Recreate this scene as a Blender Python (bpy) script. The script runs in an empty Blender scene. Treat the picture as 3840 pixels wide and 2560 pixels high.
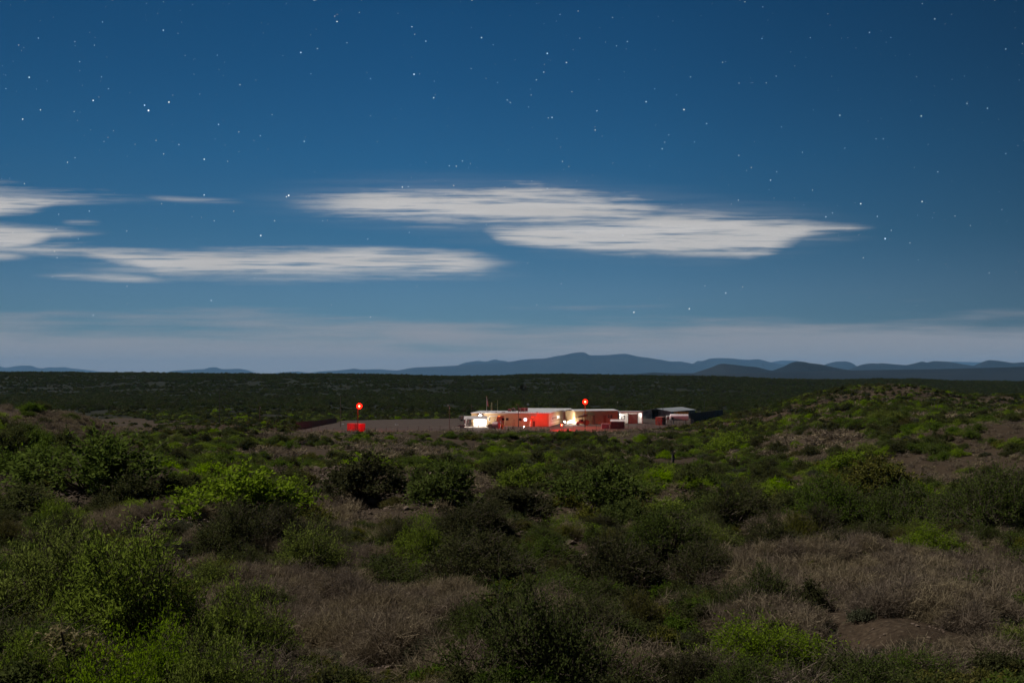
import bpy, math, random
import numpy as np
from mathutils import Vector
R = math.radians
rnd = random.Random(7)
scene = bpy.context.scene
COL = scene.collection
HAZE_D = 1.35e-5
F, CX, HZ, H = 4266.667, 1920.0, 1412.0, 19.5      # focal length in photo pixels, picture centre, horizon row, eye height

# ------------------------------------------------------------------ camera
cam_d = bpy.data.cameras.new('camera'); cam = bpy.data.objects.new('camera', cam_d); COL.objects.link(cam)
cam.location = (0, 0, H); cam.rotation_euler = (R(90), 0, 0)
cam_d.lens = 40; cam_d.sensor_width = 36; cam_d.shift_y = (HZ - 1280) / 3840
cam_d.clip_start = 0.1; cam_d.clip_end = 200000
scene.camera = cam
scene.view_settings.view_transform = 'Standard'; scene.view_settings.look = 'None'
scene.view_settings.exposure = 0; scene.view_settings.gamma = 1

# ------------------------------------------------------------------ moon light
MOON_ELEV, MOON_AZ = 50, -72         # azimuth measured from +Y (view direction) towards +X
sd = bpy.data.lights.new('moon', 'SUN'); sd.energy = 4.5; sd.angle = R(0.6); sd.color = (1.0, 0.94, 0.85)
sun = bpy.data.objects.new('moon', sd); COL.objects.link(sun)
_e, _a = R(MOON_ELEV), R(MOON_AZ)
mdir = Vector((math.sin(_a) * math.cos(_e), math.cos(_a) * math.cos(_e), math.sin(_e)))
sun.rotation_euler = mdir.to_track_quat('Z', 'Y').to_euler()
sun.location = (0, 0, 300)

# ------------------------------------------------------------------ node helpers
class N:
    def __init__(s, tree): s.t = tree; s.n = tree.nodes; s.l = tree.links
    def new(s, ty, **kw):
        n = s.n.new(ty)
        for k, v in kw.items():
            if k[0] == 'i' and k[1:].isdigit(): s.put(n.inputs[int(k[1:])], v)
            else: setattr(n, k, v)
        return n
    def put(s, sock, v):
        if isinstance(v, bpy.types.NodeSocket): s.l.new(v, sock)
        elif isinstance(v, bpy.types.Node): s.l.new(v.outputs[0], sock)
        else: sock.default_value = v
    def m(s, op, a, b=0.0, c=0.0, clamp=False):
        n = s.n.new('ShaderNodeMath'); n.operation = op; n.use_clamp = clamp
        s.put(n.inputs[0], a); s.put(n.inputs[1], b); s.put(n.inputs[2], c)
        return n.outputs[0]
    def mix(s, f, a, b, blend='MIX'):
        n = s.n.new('ShaderNodeMix'); n.data_type = 'RGBA'; n.blend_type = blend
        s.put(n.inputs[0], f)
        for i, v in ((6, a), (7, b)):
            s.put(n.inputs[i], (*v, 1.0) if isinstance(v, tuple) and len(v) == 3 else v)
        return n.outputs[2]
    def noise(s, vec, scale, detail=4, rough=.55, out=0):
        n = s.n.new('ShaderNodeTexNoise'); s.put(n.inputs['Vector'], vec)
        n.inputs['Scale'].default_value = scale; n.inputs['Detail'].default_value = detail; n.inputs['Roughness'].default_value = rough
        return n.outputs[out]
    def ramp(s, fac, stops, interp='LINEAR'):
        n = s.n.new('ShaderNodeValToRGB'); e = n.color_ramp.elements; n.color_ramp.interpolation = interp
        s.put(n.inputs[0], fac)
        while len(e) < len(stops): e.new(0.5)
        for k, (p, c) in zip(e, stops): k.position = p; k.color = (*c, 1) if isinstance(c, tuple) else (c, c, c, 1)
        return n.outputs[0]
    def curve(s, fac, pts):
        n = s.n.new('ShaderNodeFloatCurve'); c = n.mapping.curves[0]
        s.put(n.inputs[1], fac)
        P = c.points
        P[0].location = pts[0]; P[1].location = pts[-1]
        for p in pts[1:-1]: P.new(*p)
        n.mapping.update()
        return n.outputs[0]
    def xyz(s, x, y, z):
        n = s.n.new('ShaderNodeCombineXYZ')
        for i, v in enumerate((x, y, z)): s.put(n.inputs[i], v)
        return n.outputs[0]

# ------------------------------------------------------------------ night sky
world = bpy.data.worlds.new('World'); scene.world = world; world.use_nodes = True
w = N(world.node_tree); w.n.clear()
tc = w.new('ShaderNodeTexCoord')
sp = w.new('ShaderNodeSeparateXYZ'); w.l.new(tc.outputs['Generated'], sp.inputs[0])
X, Y, Z = sp.outputs
ys = w.m('MAXIMUM', Y, 0.05)
U = w.m('ADD', w.m('MULTIPLY', w.m('DIVIDE', X, ys), F / 3840), 0.5)          # 0..1 across the bearings of the view
V = w.m('ADD', w.m('MULTIPLY', w.m('DIVIDE', Z, ys), -F / HZ), 1.0)           # 0 high up, 1 at the horizon
sky = w.new('ShaderNodeTexSky', sky_type='NISHITA', sun_disc=False, sun_elevation=R(MOON_ELEV), sun_rotation=R(MOON_AZ),
            air_density=1.0, dust_density=0.6, ozone_density=3.0, altitude=1300)
TINT = [(0.0, (0.25, 0.40, 0.54)), (0.073, (0.24, 0.40, 0.53)), (0.119, (0.145, 0.350, 0.47)), (0.187, (0.088, 0.33, 0.47)), (0.252, (0.060, 0.288, 0.43)), (0.306, (0.046, 0.262, 0.40)), (0.42, (0.012, 0.07, 0.12)), (1.0, (0.006, 0.025, 0.045))]
tint = w.ramp(w.m('MAXIMUM', Z, 0.0), TINT)
base = w.mix(1.0, sky.outputs[0], tint, 'MULTIPLY')
SKY_S = 0.086
# cloud streaks: bearings and heights read off the photo, edges torn by stretched noise
def band(top, bot, u0, u1, soft=9, tear=22, dens=1.0, lscale=6.0):
    us = sorted({p[0] for p in top + bot} | {0, 3840})
    tb = [(u, np.interp(u, [p[0] for p in top], [p[1] for p in top]) / HZ, np.interp(u, [p[0] for p in bot], [p[1] for p in bot]) / HZ) for u in us]
    r = w.new('ShaderNodeSeparateColor', i0=w.ramp(U, [(u / 3840, (float(a), float(c), 0.0)) for u, a, c in tb]))
    d = w.m('MINIMUM', w.m('SUBTRACT', V, r.outputs[0]), w.m('SUBTRACT', r.outputs[1], V))
    n1 = w.m('SUBTRACT', w.noise(w.xyz(w.m('MULTIPLY', U, lscale), w.m('MULTIPLY', V, 72), top[0][0] * .01), 1.0, 5, .6), .5)
    n2 = w.m('SUBTRACT', w.noise(w.xyz(w.m('MULTIPLY', U, lscale * 2.2), w.m('MULTIPLY', V, 30), top[0][0] * .02 + 5), 1.0, 6, .7), .5)
    d = w.m('ADD', d, w.m('ADD', w.m('MULTIPLY', n1, tear * 3.4 / HZ), w.m('MULTIPLY', n2, tear * 2.6 / HZ)))
    a = w.new('ShaderNodeMapRange', interpolation_type='SMOOTHSTEP', i0=d); a.inputs[1].default_value = -soft * 1.2 / HZ; a.inputs[2].default_value = soft * 2.0 / HZ
    for lo, hi, ta, tb_ in ((u0[0], u0[1], 0, 1), (u1[1], u1[0], 1, 0)):
        g = w.new('ShaderNodeMapRange', interpolation_type='SMOOTHSTEP', i0=U); g.inputs[1].default_value = lo / 3840; g.inputs[2].default_value = hi / 3840
        g.inputs[3].default_value = ta; g.inputs[4].default_value = tb_
        a = w.new('ShaderNodeMath', operation='MULTIPLY', i0=a.outputs[0], i1=g.outputs[0])
    return w.m('MULTIPLY', a.outputs[0], dens)
clouds = [
 band([(900, 730), (1500, 690), (2100, 690), (2700, 765), (3200, 838)], [(900, 760), (1500, 830), (2100, 925), (2700, 960), (3200, 870)], (800, 1300), (3350, 2900), 60, 26, .22, 3.0),
 band([(200, 985), (700, 985), (1300, 1000), (1900, 1010)], [(200, 1010), (700, 1045), (1300, 1045), (1900, 1035)], (100, 600), (2050, 1500), 16, 26, .4, 5.0),
 band([(1500, 845), (1750, 850)], [(1500, 855), (1750, 860)], (1450, 1600), (1800, 1650), 8, 8, .4),
 band([(2300, 765), (2800, 790)], [(2300, 800), (2800, 815)], (2250, 2450), (2950, 2600), 12, 24, .5),
 band([(0, 690), (500, 735)], [(0, 760), (500, 760)], (-400, -300), (700, 200), 14, 30, .35),
 band([(1000, 738), (1200, 735), (1450, 712), (1700, 708), (1950, 698), (2100, 712), (2330, 748), (2600, 775)], [(1000, 745), (1150, 792), (1400, 812), (1590, 832), (1900, 832), (2120, 850), (2350, 835), (2600, 790)], (960, 1420), (2650, 2350), 22, 34),
 band([(1780, 848), (2000, 842), (2300, 820), (2420, 800), (2600, 795), (2850, 815), (3050, 833), (3260, 851)], [(1780, 852), (1860, 905), (1990, 930), (2200, 945), (2600, 962), (2800, 968), (2880, 948), (2950, 918), (3040, 884), (3140, 866), (3260, 854)], (1770, 1900), (3300, 3180), 16, 16),
 band([(0, 925), (300, 932), (600, 945), (900, 938), (1400, 932), (1750, 948), (1940, 980)], [(0, 945), (300, 950), (480, 1000), (600, 1028), (1000, 1030), (1500, 1027), (1800, 1024), (1950, 990)], (-400, -300), (2000, 1700), 16, 18),
 band([(0, 842), (150, 855), (300, 866), (410, 870)], [(0, 940), (100, 925), (200, 888), (410, 874)], (-400, -300), (430, 250), 12, 9),
 band([(0, 732), (200, 744), (430, 748)], [(0, 806), (120, 798), (220, 764), (430, 754)], (-400, -300), (460, 160), 14, 14),
 band([(540, 738), (700, 744), (920, 754)], [(540, 744), (700, 756), (920, 760)], (520, 640), (960, 760), 10, 5, .7),
 band([(230, 828), (380, 830)], [(230, 838), (380, 840)], (220, 280), (390, 320), 8, 4, .8),
 band([(100, 1024), (400, 1024), (640, 1044)], [(100, 1034), (400, 1054), (640, 1058)], (90, 260), (700, 480), 10, 6, .85),
 band([(0, 944), (120, 955)], [(0, 976), (120, 968)], (-400, -300), (140, 30), 10, 6, .8),
 band([(450, 1003), (900, 1020)], [(450, 1020), (900, 1060)], (380, 700), (1300, 700), 14, 16, .35),
 band([(2400, 880), (3200, 880)], [(2400, 900), (3250, 905)], (2700, 3050), (3330, 3000), 10, 12, .3),
]
al = clouds[0]
for c in clouds[1:]: al = w.m('MAXIMUM', al, c)
al = w.m('MULTIPLY', al, w.m('GREATER_THAN', Y, 0.1))
# thin holes torn in the big cloud
hole = w.noise(w.xyz(w.m('MULTIPLY', U, 9), w.m('MULTIPLY', V, 70), 3.0), 1.0, 4, .6)
hm = w.new('ShaderNodeMapRange', i0=hole); hm.inputs[1].default_value = .50; hm.inputs[2].default_value = .68; hm.inputs[4].default_value = .8
al = w.m('MULTIPLY', al, w.m('SUBTRACT', 1.0, hm.outputs[0]))
CLOUD_C = (.62, .60, .585)
shade = w.noise(w.xyz(w.m('MULTIPLY', U, 4), w.m('MULTIPLY', V, 30), 9.0), 1.0, 3, .6)
cc = w.mix(shade, tuple(c * .66 for c in CLOUD_C), tuple(c * 1.12 for c in CLOUD_C))
# low pale veil over the horizon
vn = w.m('SUBTRACT', w.noise(w.xyz(w.m('MULTIPLY', U, 3.2), w.m('MULTIPLY', V, 17), 5.0), 1.0, 6, .6), .5)
vl = w.new('ShaderNodeMapRange', interpolation_type='SMOOTHSTEP', i0=w.m('ADD', V, w.m('MULTIPLY', vn, .30))); vl.inputs[1].default_value = .815; vl.inputs[2].default_value = .92; vl.inputs[4].default_value = .85
VEIL_C = (.32, .315, .335)
bs = w.mix(1.0, base, (SKY_S,) * 3, 'MULTIPLY')
azi = w.ramp(U, [(0.0, .78), (.4, 1.0), (.62, .96), (.85, .74), (1.0, .58)])
bs = w.mix(1.0, bs, azi, 'MULTIPLY')
bs = w.mix(w.m('MULTIPLY', vl.outputs[0], w.m('GREATER_THAN', Y, 0.1)), bs, VEIL_C)
fin = w.mix(w.m('MULTIPLY', al, .93), bs, cc)
bg = w.new('ShaderNodeBackground', i0=fin); bg.inputs[1].default_value = 1.0
w.l.new(bg.outputs[0], w.new('ShaderNodeOutputWorld').inputs[0])
world.cycles.sampling_method = 'MANUAL'; world.cycles.sample_map_resolution = 512

# ------------------------------------------------------------------ object helpers
def tag(o, label=None, cat=None, group=None, kind=None):
    if label: o['label'] = label
    if cat: o['category'] = cat
    if group: o['group'] = group
    if kind: o['kind'] = kind
    return o
def thing(name, label, cat, loc=(0, 0, 0), rz=0, group=None):
    o = bpy.data.objects.new(name, None); COL.objects.link(o); o.empty_display_size = .3
    o.location = loc; o.rotation_euler = (0, 0, rz)
    return tag(o, label, cat, group)
def copy_tree(o, parent=None):
    c = o.copy(); COL.objects.link(c); c.parent = parent
    for ch in list(o.children): copy_tree(ch, c)
    return c
def np_mesh(name, v, faces_flat, sizes, mats, attr=None, smooth=False, midx=None):
    me = bpy.data.meshes.new(name); v = np.asarray(v, np.float32)
    me.vertices.add(len(v)); me.vertices.foreach_set('co', v.ravel())
    ff = np.asarray(faces_flat, np.int32).ravel(); sizes = np.asarray(sizes, np.int32)
    me.loops.add(len(ff)); me.loops.foreach_set('vertex_index', ff)
    st = np.zeros(len(sizes), np.int32); st[1:] = np.cumsum(sizes)[:-1]
    me.polygons.add(len(sizes)); me.polygons.foreach_set('loop_start', st); me.polygons.foreach_set('loop_total', sizes)
    if midx is not None: me.polygons.foreach_set('material_index', np.asarray(midx, np.int32))
    me.polygons.foreach_set('use_smooth', np.full(len(sizes), smooth))
    for mm in (mats if isinstance(mats, (list, tuple)) else [mats]): me.materials.append(mm)
    if attr is not None:
        a = me.attributes.new('tone', 'FLOAT', 'FACE'); a.data.foreach_set('value', np.asarray(attr, np.float32))
    me.update(); me.validate(clean_customdata=False)
    return me
def link(name, me, parent=None):
    o = bpy.data.objects.new(name, me); COL.objects.link(o)
    if parent: o.parent = parent
    return o

def mat(name, col, rough=.8, metal=0, noise=None, bump=None, spec=.3, dark=None, coord='Object'):
    """plain or two-tone noisy principled material; noise = (scale, second colour, low, high)"""
    m = bpy.data.materials.new(name); m.use_nodes = True; t = N(m.node_tree)
    b = t.n['Principled BSDF']; b.inputs['Roughness'].default_value = rough; b.inputs['Metallic'].default_value = metal
    b.inputs['Specular IOR Level'].default_value = spec
    b.inputs['Base Color'].default_value = (*col, 1)
    co = t.new('ShaderNodeTexCoord').outputs[coord]
    if noise:
        f = t.new('ShaderNodeMapRange', i0=t.noise(co, noise[0], 5, .6)); f.inputs[1].default_value = noise[2]; f.inputs[2].default_value = noise[3]
        t.put(b.inputs['Base Color'], t.mix(f.outputs[0], col, noise[1]))
    if bump:
        bn = t.new('ShaderNodeBump'); bn.inputs['Strength'].default_value = bump[1]; bn.inputs['Distance'].default_value = bump[2]
        t.put(bn.inputs['Height'], t.noise(co, bump[0], 4, .6)); t.put(b.inputs['Normal'], bn.outputs[0])
    return m

# ------------------------------------------------------------------ terrain
def _hash(i, j, s):
    h = (i.astype(np.int64) * 374761393 + j.astype(np.int64) * 668265263 + s * 1442695041) & 0xffffffff
    h = ((h ^ (h >> 13)) * 1274126177) & 0xffffffff
    return ((h ^ (h >> 16)) & 0xffff) / 65535.0
def vnoise(x, y, s=0):
    x, y = np.asarray(x, float), np.asarray(y, float)
    i, j = np.floor(x), np.floor(y); u, v = x - i, y - j
    u = u * u * (3 - 2 * u); v = v * v * (3 - 2 * v); i = i.astype(np.int64); j = j.astype(np.int64)
    return (_hash(i, j, s) * (1 - u) + _hash(i + 1, j, s) * u) * (1 - v) + (_hash(i, j + 1, s) * (1 - u) + _hash(i + 1, j + 1, s) * u) * v - .5
def fbm(x, y, s=0, o=4):
    return sum(vnoise(x * 2 ** k + 17 * k, y * 2 ** k - 9 * k, s + k) / 2 ** k for k in range(o))
def sst(a, b, x):
    t = np.clip((x - a) / (b - a), 0, 1); return t * t * (3 - 2 * t)
PROF = [(-60, 19.0), (0, 17.9), (4, 17.2), (8, 16.2), (17, 14.93), (24, 14.5), (35, 13.86), (47, 13.5), (70, 12.2), (100, 10.6), (130, 9.2), (170, 8.0), (250, 5.3),
        (300, 2.6), (340, .9), (370, -.5), (386, -1.1), (397, 0), (600, -1), (1100, -1.5), (1400, 1.5)]
CREST = [(-3000, 1396), (0, 1397), (500, 1399), (960, 1404), (1250, 1403), (1450, 1406), (1650, 1411), (1800, 1412), (1960, 1406), (2120, 1405), (2300, 1408), (2560, 1412), (2800, 1417),
         (2900, 1422), (3100, 1426), (3300, 1422), (3450, 1424), (3600, 1430), (3840, 1432), (7000, 1434)]
GR = [(80, 0), (150, 3.3), (200, 5.2), (300, 8.2), (400, 10.6), (480, 9.5), (600, 3), (760, 0)]
def I(x, T): return np.interp(x, [a for a, b in T], [b for a, b in T])
def height(x, y):
    x, y = np.asarray(x, float), np.asarray(y, float)
    yy = np.maximum(y, 5.0); px = CX + F * x / yy
    z = I(y, PROF)
    far = sst(1100, 1900, y); crest = H - (I(px, CREST) - HZ) / F * 1900
    wob = fbm(x / 260, y / 190, 5) * 3 * sst(700, 1200, y) + fbm(x / 500, y / 300, 15) * 6 * sst(900, 1500, y)
    z = np.where(y < 1900, z * (1 - far) + crest * far + wob * (1 - far), crest * (1 - sst(1900, 3000, y)) - 22 * sst(1900, 3000, y))
    rise = sst(.165, .34, x / yy)
    z = z + rise * I(y, GR)
    z = z + 5.4 * np.exp(-((x - 132) / 42) ** 2 - ((y - 445) / 60) ** 2)
    z = z + 5.6 * (1 - sst(-46, -22, x)) * np.exp(-((y - 112) / 27) ** 2)
    yard = sst(378, 396, y) * (1 - sst(560, 640, y)) * sst(-.2, -.17, x / yy) * (1 - sst(.16, .19, x / yy))
    n = fbm(x / 34, y / 34, 1, 3) * 3.6 * sst(14, 80, y) * (1 - sst(600, 900, y)) + fbm(x / 7, y / 7, 2, 4) * .85 * (1 - sst(300, 700, y))
    n = n + fbm(x / 1.3, y / 1.3, 3, 3) * .13 * (1 - sst(60, 120, y)) + fbm(x / 3.2, y / 3.2, 9, 3) * .42 * (1 - sst(80, 200, y))
    return z + n * (1 - yard)
def hz(x, y): return float(height(np.array([x]), np.array([y]))[0])
_D = np.geomspace(9, 3000, 2600)
def ground_hit(px, row):
    """where the view through a photo pixel first meets the ground"""
    zz = H - (row - HZ) / F * _D; g = height((px - CX) / F * _D, _D)
    k = np.argmax(zz <= g); d = _D[k]
    return (px - CX) / F * d, d, float(g[k])
# rows geometric in distance, columns fan out with the view
ty = np.concatenate([np.linspace(-40, 6, 24), np.geomspace(6.3, 700, 520), np.geomspace(710, 4500, 150), np.geomspace(4700, 64000, 20)])
tu = np.linspace(-.95, .95, 420)
gx = tu[None, :] * (np.abs(ty)[:, None] + 14); gy = np.repeat(ty[:, None], len(tu), 1)
gz = height(gx, gy)
nr, nc = gx.shape
idx = np.arange(nr * nc).reshape(nr, nc)
quads = np.stack([idx[:-1, :-1], idx[:-1, 1:], idx[1:, 1:], idx[1:, :-1]], -1).reshape(-1, 4)

m = bpy.data.materials.new('desert_soil'); m.use_nodes = True; t = N(m.node_tree); b = t.n['Principled BSDF']
geo = t.new('ShaderNodeNewGeometry'); P = geo.outputs['Position']
ps = t.new('ShaderNodeSeparateXYZ', i0=P)
n_big, n_mid, n_fine = t.noise(P, .06, 5, .6), t.noise(P, .9, 5, .65), t.noise(P, 9, 5, .7)
soil = t.mix(t.ramp(n_mid, [(.3, 0.0), (.7, 1.0)]), (0.0370, 0.0255, 0.0162), (0.0706, 0.0498, 0.0322))
soil = t.mix(t.ramp(n_fine, [(.35, 0.0), (.65, 1.0)]), soil, (0.0255, 0.0174, 0.0113))
vor = t.new('ShaderNodeTexVoronoi'); t.put(vor.inputs['Vector'], P); vor.inputs['Scale'].default_value = 7
soil = t.mix(t.ramp(vor.outputs['Distance'], [(.12, .55), (.3, 0.0)]), soil, (0.1075, 0.0840, 0.0565))
# far plain: mottled brush cover, colours darkened to stand in for dimmer distant light
sc = t.xyz(t.m('MULTIPLY', ps.outputs[0], .030), t.m('MULTIPLY', ps.outputs[1], .010), 0.0)
f1 = t.noise(sc, 3.2, 6, .7)
fv = t.mix(t.ramp(f1, [(.42, 0.0), (.56, 1.0)]), (.0075, .0110, .0042), (.0165, .0185, .0085))
f2 = t.noise(sc, .22, 4, .6)
fv = t.mix(t.ramp(f2, [(.35, .7), (.65, 0.0)]), fv, (0.0024, 0.0040, 0.0017))
farm = t.new('ShaderNodeMapRange', i0=ps.outputs[1]); farm.inputs[1].default_value = 560; farm.inputs[2].default_value = 800; farm.inputs[3].default_value = .85; farm.inputs[4].default_value = 1.0
nearm = t.m('GREATER_THAN', ps.outputs[1], 540)
colr = t.mix(t.m('MULTIPLY', farm.outputs[0], nearm), soil, fv)
t.put(b.inputs['Base Color'], colr); b.inputs['Roughness'].default_value = .95; b.inputs['Specular IOR Level'].default_value = .1
bn = t.new('ShaderNodeBump'); bn.inputs['Strength'].default_value = .8; bn.inputs['Distance'].default_value = .05
t.put(bn.inputs['Height'], t.m('ADD', n_fine, t.m('MULTIPLY', vor.outputs['Distance'], -.6))); t.put(b.inputs['Normal'], bn.outputs[0])
terrain = link('terrain', np_mesh('terrain', np.stack([gx, gy, gz], -1).reshape(-1, 3), quads, np.full(len(quads), 4), m, smooth=True))
tag(terrain, kind='structure')

# yard: graded gravel pad round the compound
YARD = [(1085, 1622), (1110, 1606), (1180, 1592), (1290, 1577), (1500, 1572), (1720, 1568), (1900, 1563), (2300, 1562), (2560, 1560), (2640, 1570), (2600, 1598), (2500, 1612), (2300, 1621), (2000, 1625), (1500, 1624), (1250, 1626)]
def on_flat(px, row, z=0.0):
    d = (H - z) * F / (row - HZ); return ((px - CX) / F * d, d)
pts = [on_flat(*p) for p in YARD]
dense = []
for k in range(len(pts)):
    a, c = pts[k], pts[(k + 1) % len(pts)]
    for s in range(10):
        f = s / 10; x = a[0] + (c[0] - a[0]) * f; y = a[1] + (c[1] - a[1]) * f
        j = float(fbm(np.array([x / 5]), np.array([y / 5]), 31)[0]) * 3.0
        dense.append((x + j * .6, y + j))
gm = mat('yard_gravel', (.046, .033, .026), .95, noise=(.35, (.076, .056, .044), .35, .65), bump=(3, .7, .05), spec=.1)
tg = N(gm.node_tree); bb = tg.n['Principled BSDF']
pp = tg.new('ShaderNodeNewGeometry').outputs['Position']
tracks = tg.noise(tg.xyz(tg.m('MULTIPLY', tg.new('ShaderNodeSeparateXYZ', i0=pp).outputs[0], .03), tg.m('MULTIPLY', tg.new('ShaderNodeSeparateXYZ', i0=pp).outputs[1], .5), 0.0), 1.0, 4, .6)
old = bb.inputs['Base Color'].links[0].from_socket
tg.put(bb.inputs['Base Color'], tg.mix(tg.ramp(tracks, [(.42, .6), (.6, 0.0)]), old, (.036, .026, .023)))
me = bpy.data.meshes.new('yard'); me.from_pydata([(x, y, .06) for x, y in dense], [], [list(range(len(dense)))]); me.materials.append(gm)
tag(link('yard_ground', me), kind='structure')

# ------------------------------------------------------------------ mountains, real ridges kilometres away
def mountain(name, prof, dist, depth, label_mat, rough=.06, base_row=1440, seed=0):
    dist *= 1.6; depth *= 1.6
    p0, p1 = prof[0][0], prof[-1][0]; n = max(60, int((p1 - p0) / 4))
    ext = (p1 - p0) * .06 + 10
    pxs = np.linspace(p0 - ext, p1 + ext, n)
    top = np.interp(pxs, [a for a, b in prof], [b for a, b in prof])
    top = np.convolve(np.pad(top, 2, 'edge'), [.1, .2, .4, .2, .1], 'valid')
    zt = H - (top - HZ) / F * dist
    zb = -25.0
    ts = np.linspace(-1, 1, 41); V_ = []
    for tt in ts:
        y = dist + tt * depth
        x = (pxs - CX) / F * dist
        prf = (1 - abs(tt) ** 1.15) ** 1.25
        gl = fbm(x / (depth * .22) + seed, np.full_like(x, tt * 2.5) + seed, seed, 4) * rough * 4 * (1 - (1 - abs(tt)) ** 3)
        z = zb + (zt - zb) * np.clip(prf * (1 + gl), 0, 1.0)
        z = np.where((pxs < p0 - 1) | (pxs > p1 + 1), zb + (z - zb) * .3, z)
        V_.append(np.stack([x, np.full_like(x, y), z], -1))
    V_ = np.stack(V_); r, c = V_.shape[:2]; ii = np.arange(r * c).reshape(r, c)
    q = np.stack([ii[:-1, :-1], ii[:-1, 1:], ii[1:, 1:], ii[1:, :-1]], -1).reshape(-1, 4)
    return tag(link(name, np_mesh(name, V_.reshape(-1, 3), q, np.full(len(q), 4), label_mat, smooth=True)), kind='structure')
rock = mat('mountain_rock', (.010, .014, .018), .95, noise=(.0012, (.018, .022, .026), .4, .62), coord='Object', spec=.05)
mountain('far_pale_mountain', [(2870, 1362), (2900, 1356), (2930, 1351), (2985, 1352), (3040, 1362)], 39000, 900, rock, seed=1)
mountain('far_pale_mountain', [(3540, 1362), (3570, 1355), (3640, 1357), (3740, 1358)], 39000, 900, rock, seed=2)
mountain('left_mountain_range', [(-60, 1380), (0, 1372), (18, 1379), (50, 1374), (75, 1370), (122, 1371), (135, 1378), (158, 1381), (185, 1376), (210, 1378), (240, 1375), (262, 1380), (330, 1387), (380, 1394)], 36000, 1500, rock, seed=3)
mountain('low_flat_mountain', [(610, 1398), (650, 1390), (700, 1387), (740, 1384), (765, 1384), (785, 1377), (810, 1376), (832, 1384), (900, 1382), (932, 1388), (968, 1402)], 33000, 1500, rock, seed=4)
mountain('low_ridge', [(1005, 1402), (1060, 1395), (1120, 1392), (1160, 1398), (1200, 1392), (1260, 1389), (1310, 1384), (1325, 1381), (1360, 1386), (1400, 1384), (1425, 1384), (1460, 1387), (1520, 1390), (1580, 1394)], 31000, 1400, rock, seed=5)
mountain('peak_behind_main_range', [(1670, 1382), (1705, 1374), (1740, 1360), (1790, 1352), (1822, 1356), (1858, 1346), (1875, 1352), (1895, 1352), (1915, 1360), (1980, 1366)], 32000, 900, rock, seed=6)
mountain('main_mountain_range', [(1420, 1400), (1480, 1391), (1530, 1381), (1560, 1377), (1640, 1374), (1720, 1370), (1800, 1364), (1900, 1358), (1960, 1348), (2000, 1345), (2042, 1344), (2080, 1336), (2120, 1330), (2145, 1323), (2180, 1320), (2195, 1321), (2210, 1332), (2280, 1331), (2330, 1326), (2350, 1326), (2390, 1336), (2440, 1342), (2480, 1349), (2520, 1356), (2550, 1354), (2590, 1362), (2640, 1378), (2720, 1398)], 27000, 2600, rock, seed=7)
mountain('mesa_range', [(2500, 1380), (2540, 1362), (2572, 1362), (2600, 1364), (2612, 1354), (2618, 1351), (2628, 1354), (2640, 1352), (2660, 1344), (2690, 1342), (2740, 1343), (2800, 1349), (2845, 1346), (2890, 1358), (2930, 1366), (2970, 1368), (3030, 1376)], 29000, 1600, rock, seed=8)
mountain('dome_mountain', [(3070, 1378), (3100, 1364), (3130, 1356), (3170, 1354), (3195, 1360), (3215, 1374), (3240, 1380)], 24000, 900, rock, seed=9)
mountain('right_mountain_range', [(3180, 1392), (3205, 1378), (3235, 1366), (3270, 1361), (3290, 1364), (3305, 1361), (3360, 1366), (3400, 1369), (3430, 1362), (3460, 1354), (3476, 1360), (3500, 1353), (3560, 1356), (3590, 1362), (3640, 1370), (3675, 1374), (3692, 1354), (3708, 1349), (3750, 1353), (3800, 1361), (3830, 1358), (3900, 1357), (4000, 1370)], 15000, 1400, rock, seed=10)
mountain('dark_twin_hill', [(2330, 1403), (2400, 1400), (2450, 1396), (2520, 1399), (2600, 1399), (2640, 1386), (2670, 1376), (2695, 1365), (2712, 1363), (2760, 1368), (2800, 1373), (2840, 1376), (2880, 1387), (2930, 1392)], 7600, 700, rock, seed=11)
mountain('dark_round_hill', [(2860, 1396), (2900, 1388), (2940, 1374), (2965, 1360), (2985, 1355), (3015, 1356), (3035, 1361), (3080, 1366), (3130, 1378), (3190, 1388), (3250, 1396)], 7600, 700, rock, seed=12)
mountain('bajada_slope', [(2400, 1408), (2700, 1402), (2900, 1396), (3100, 1390), (3300, 1387), (3500, 1384), (3700, 1379), (3840, 1375), (4100, 1372)], 6000, 1100, rock, rough=.02, seed=13)
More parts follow.
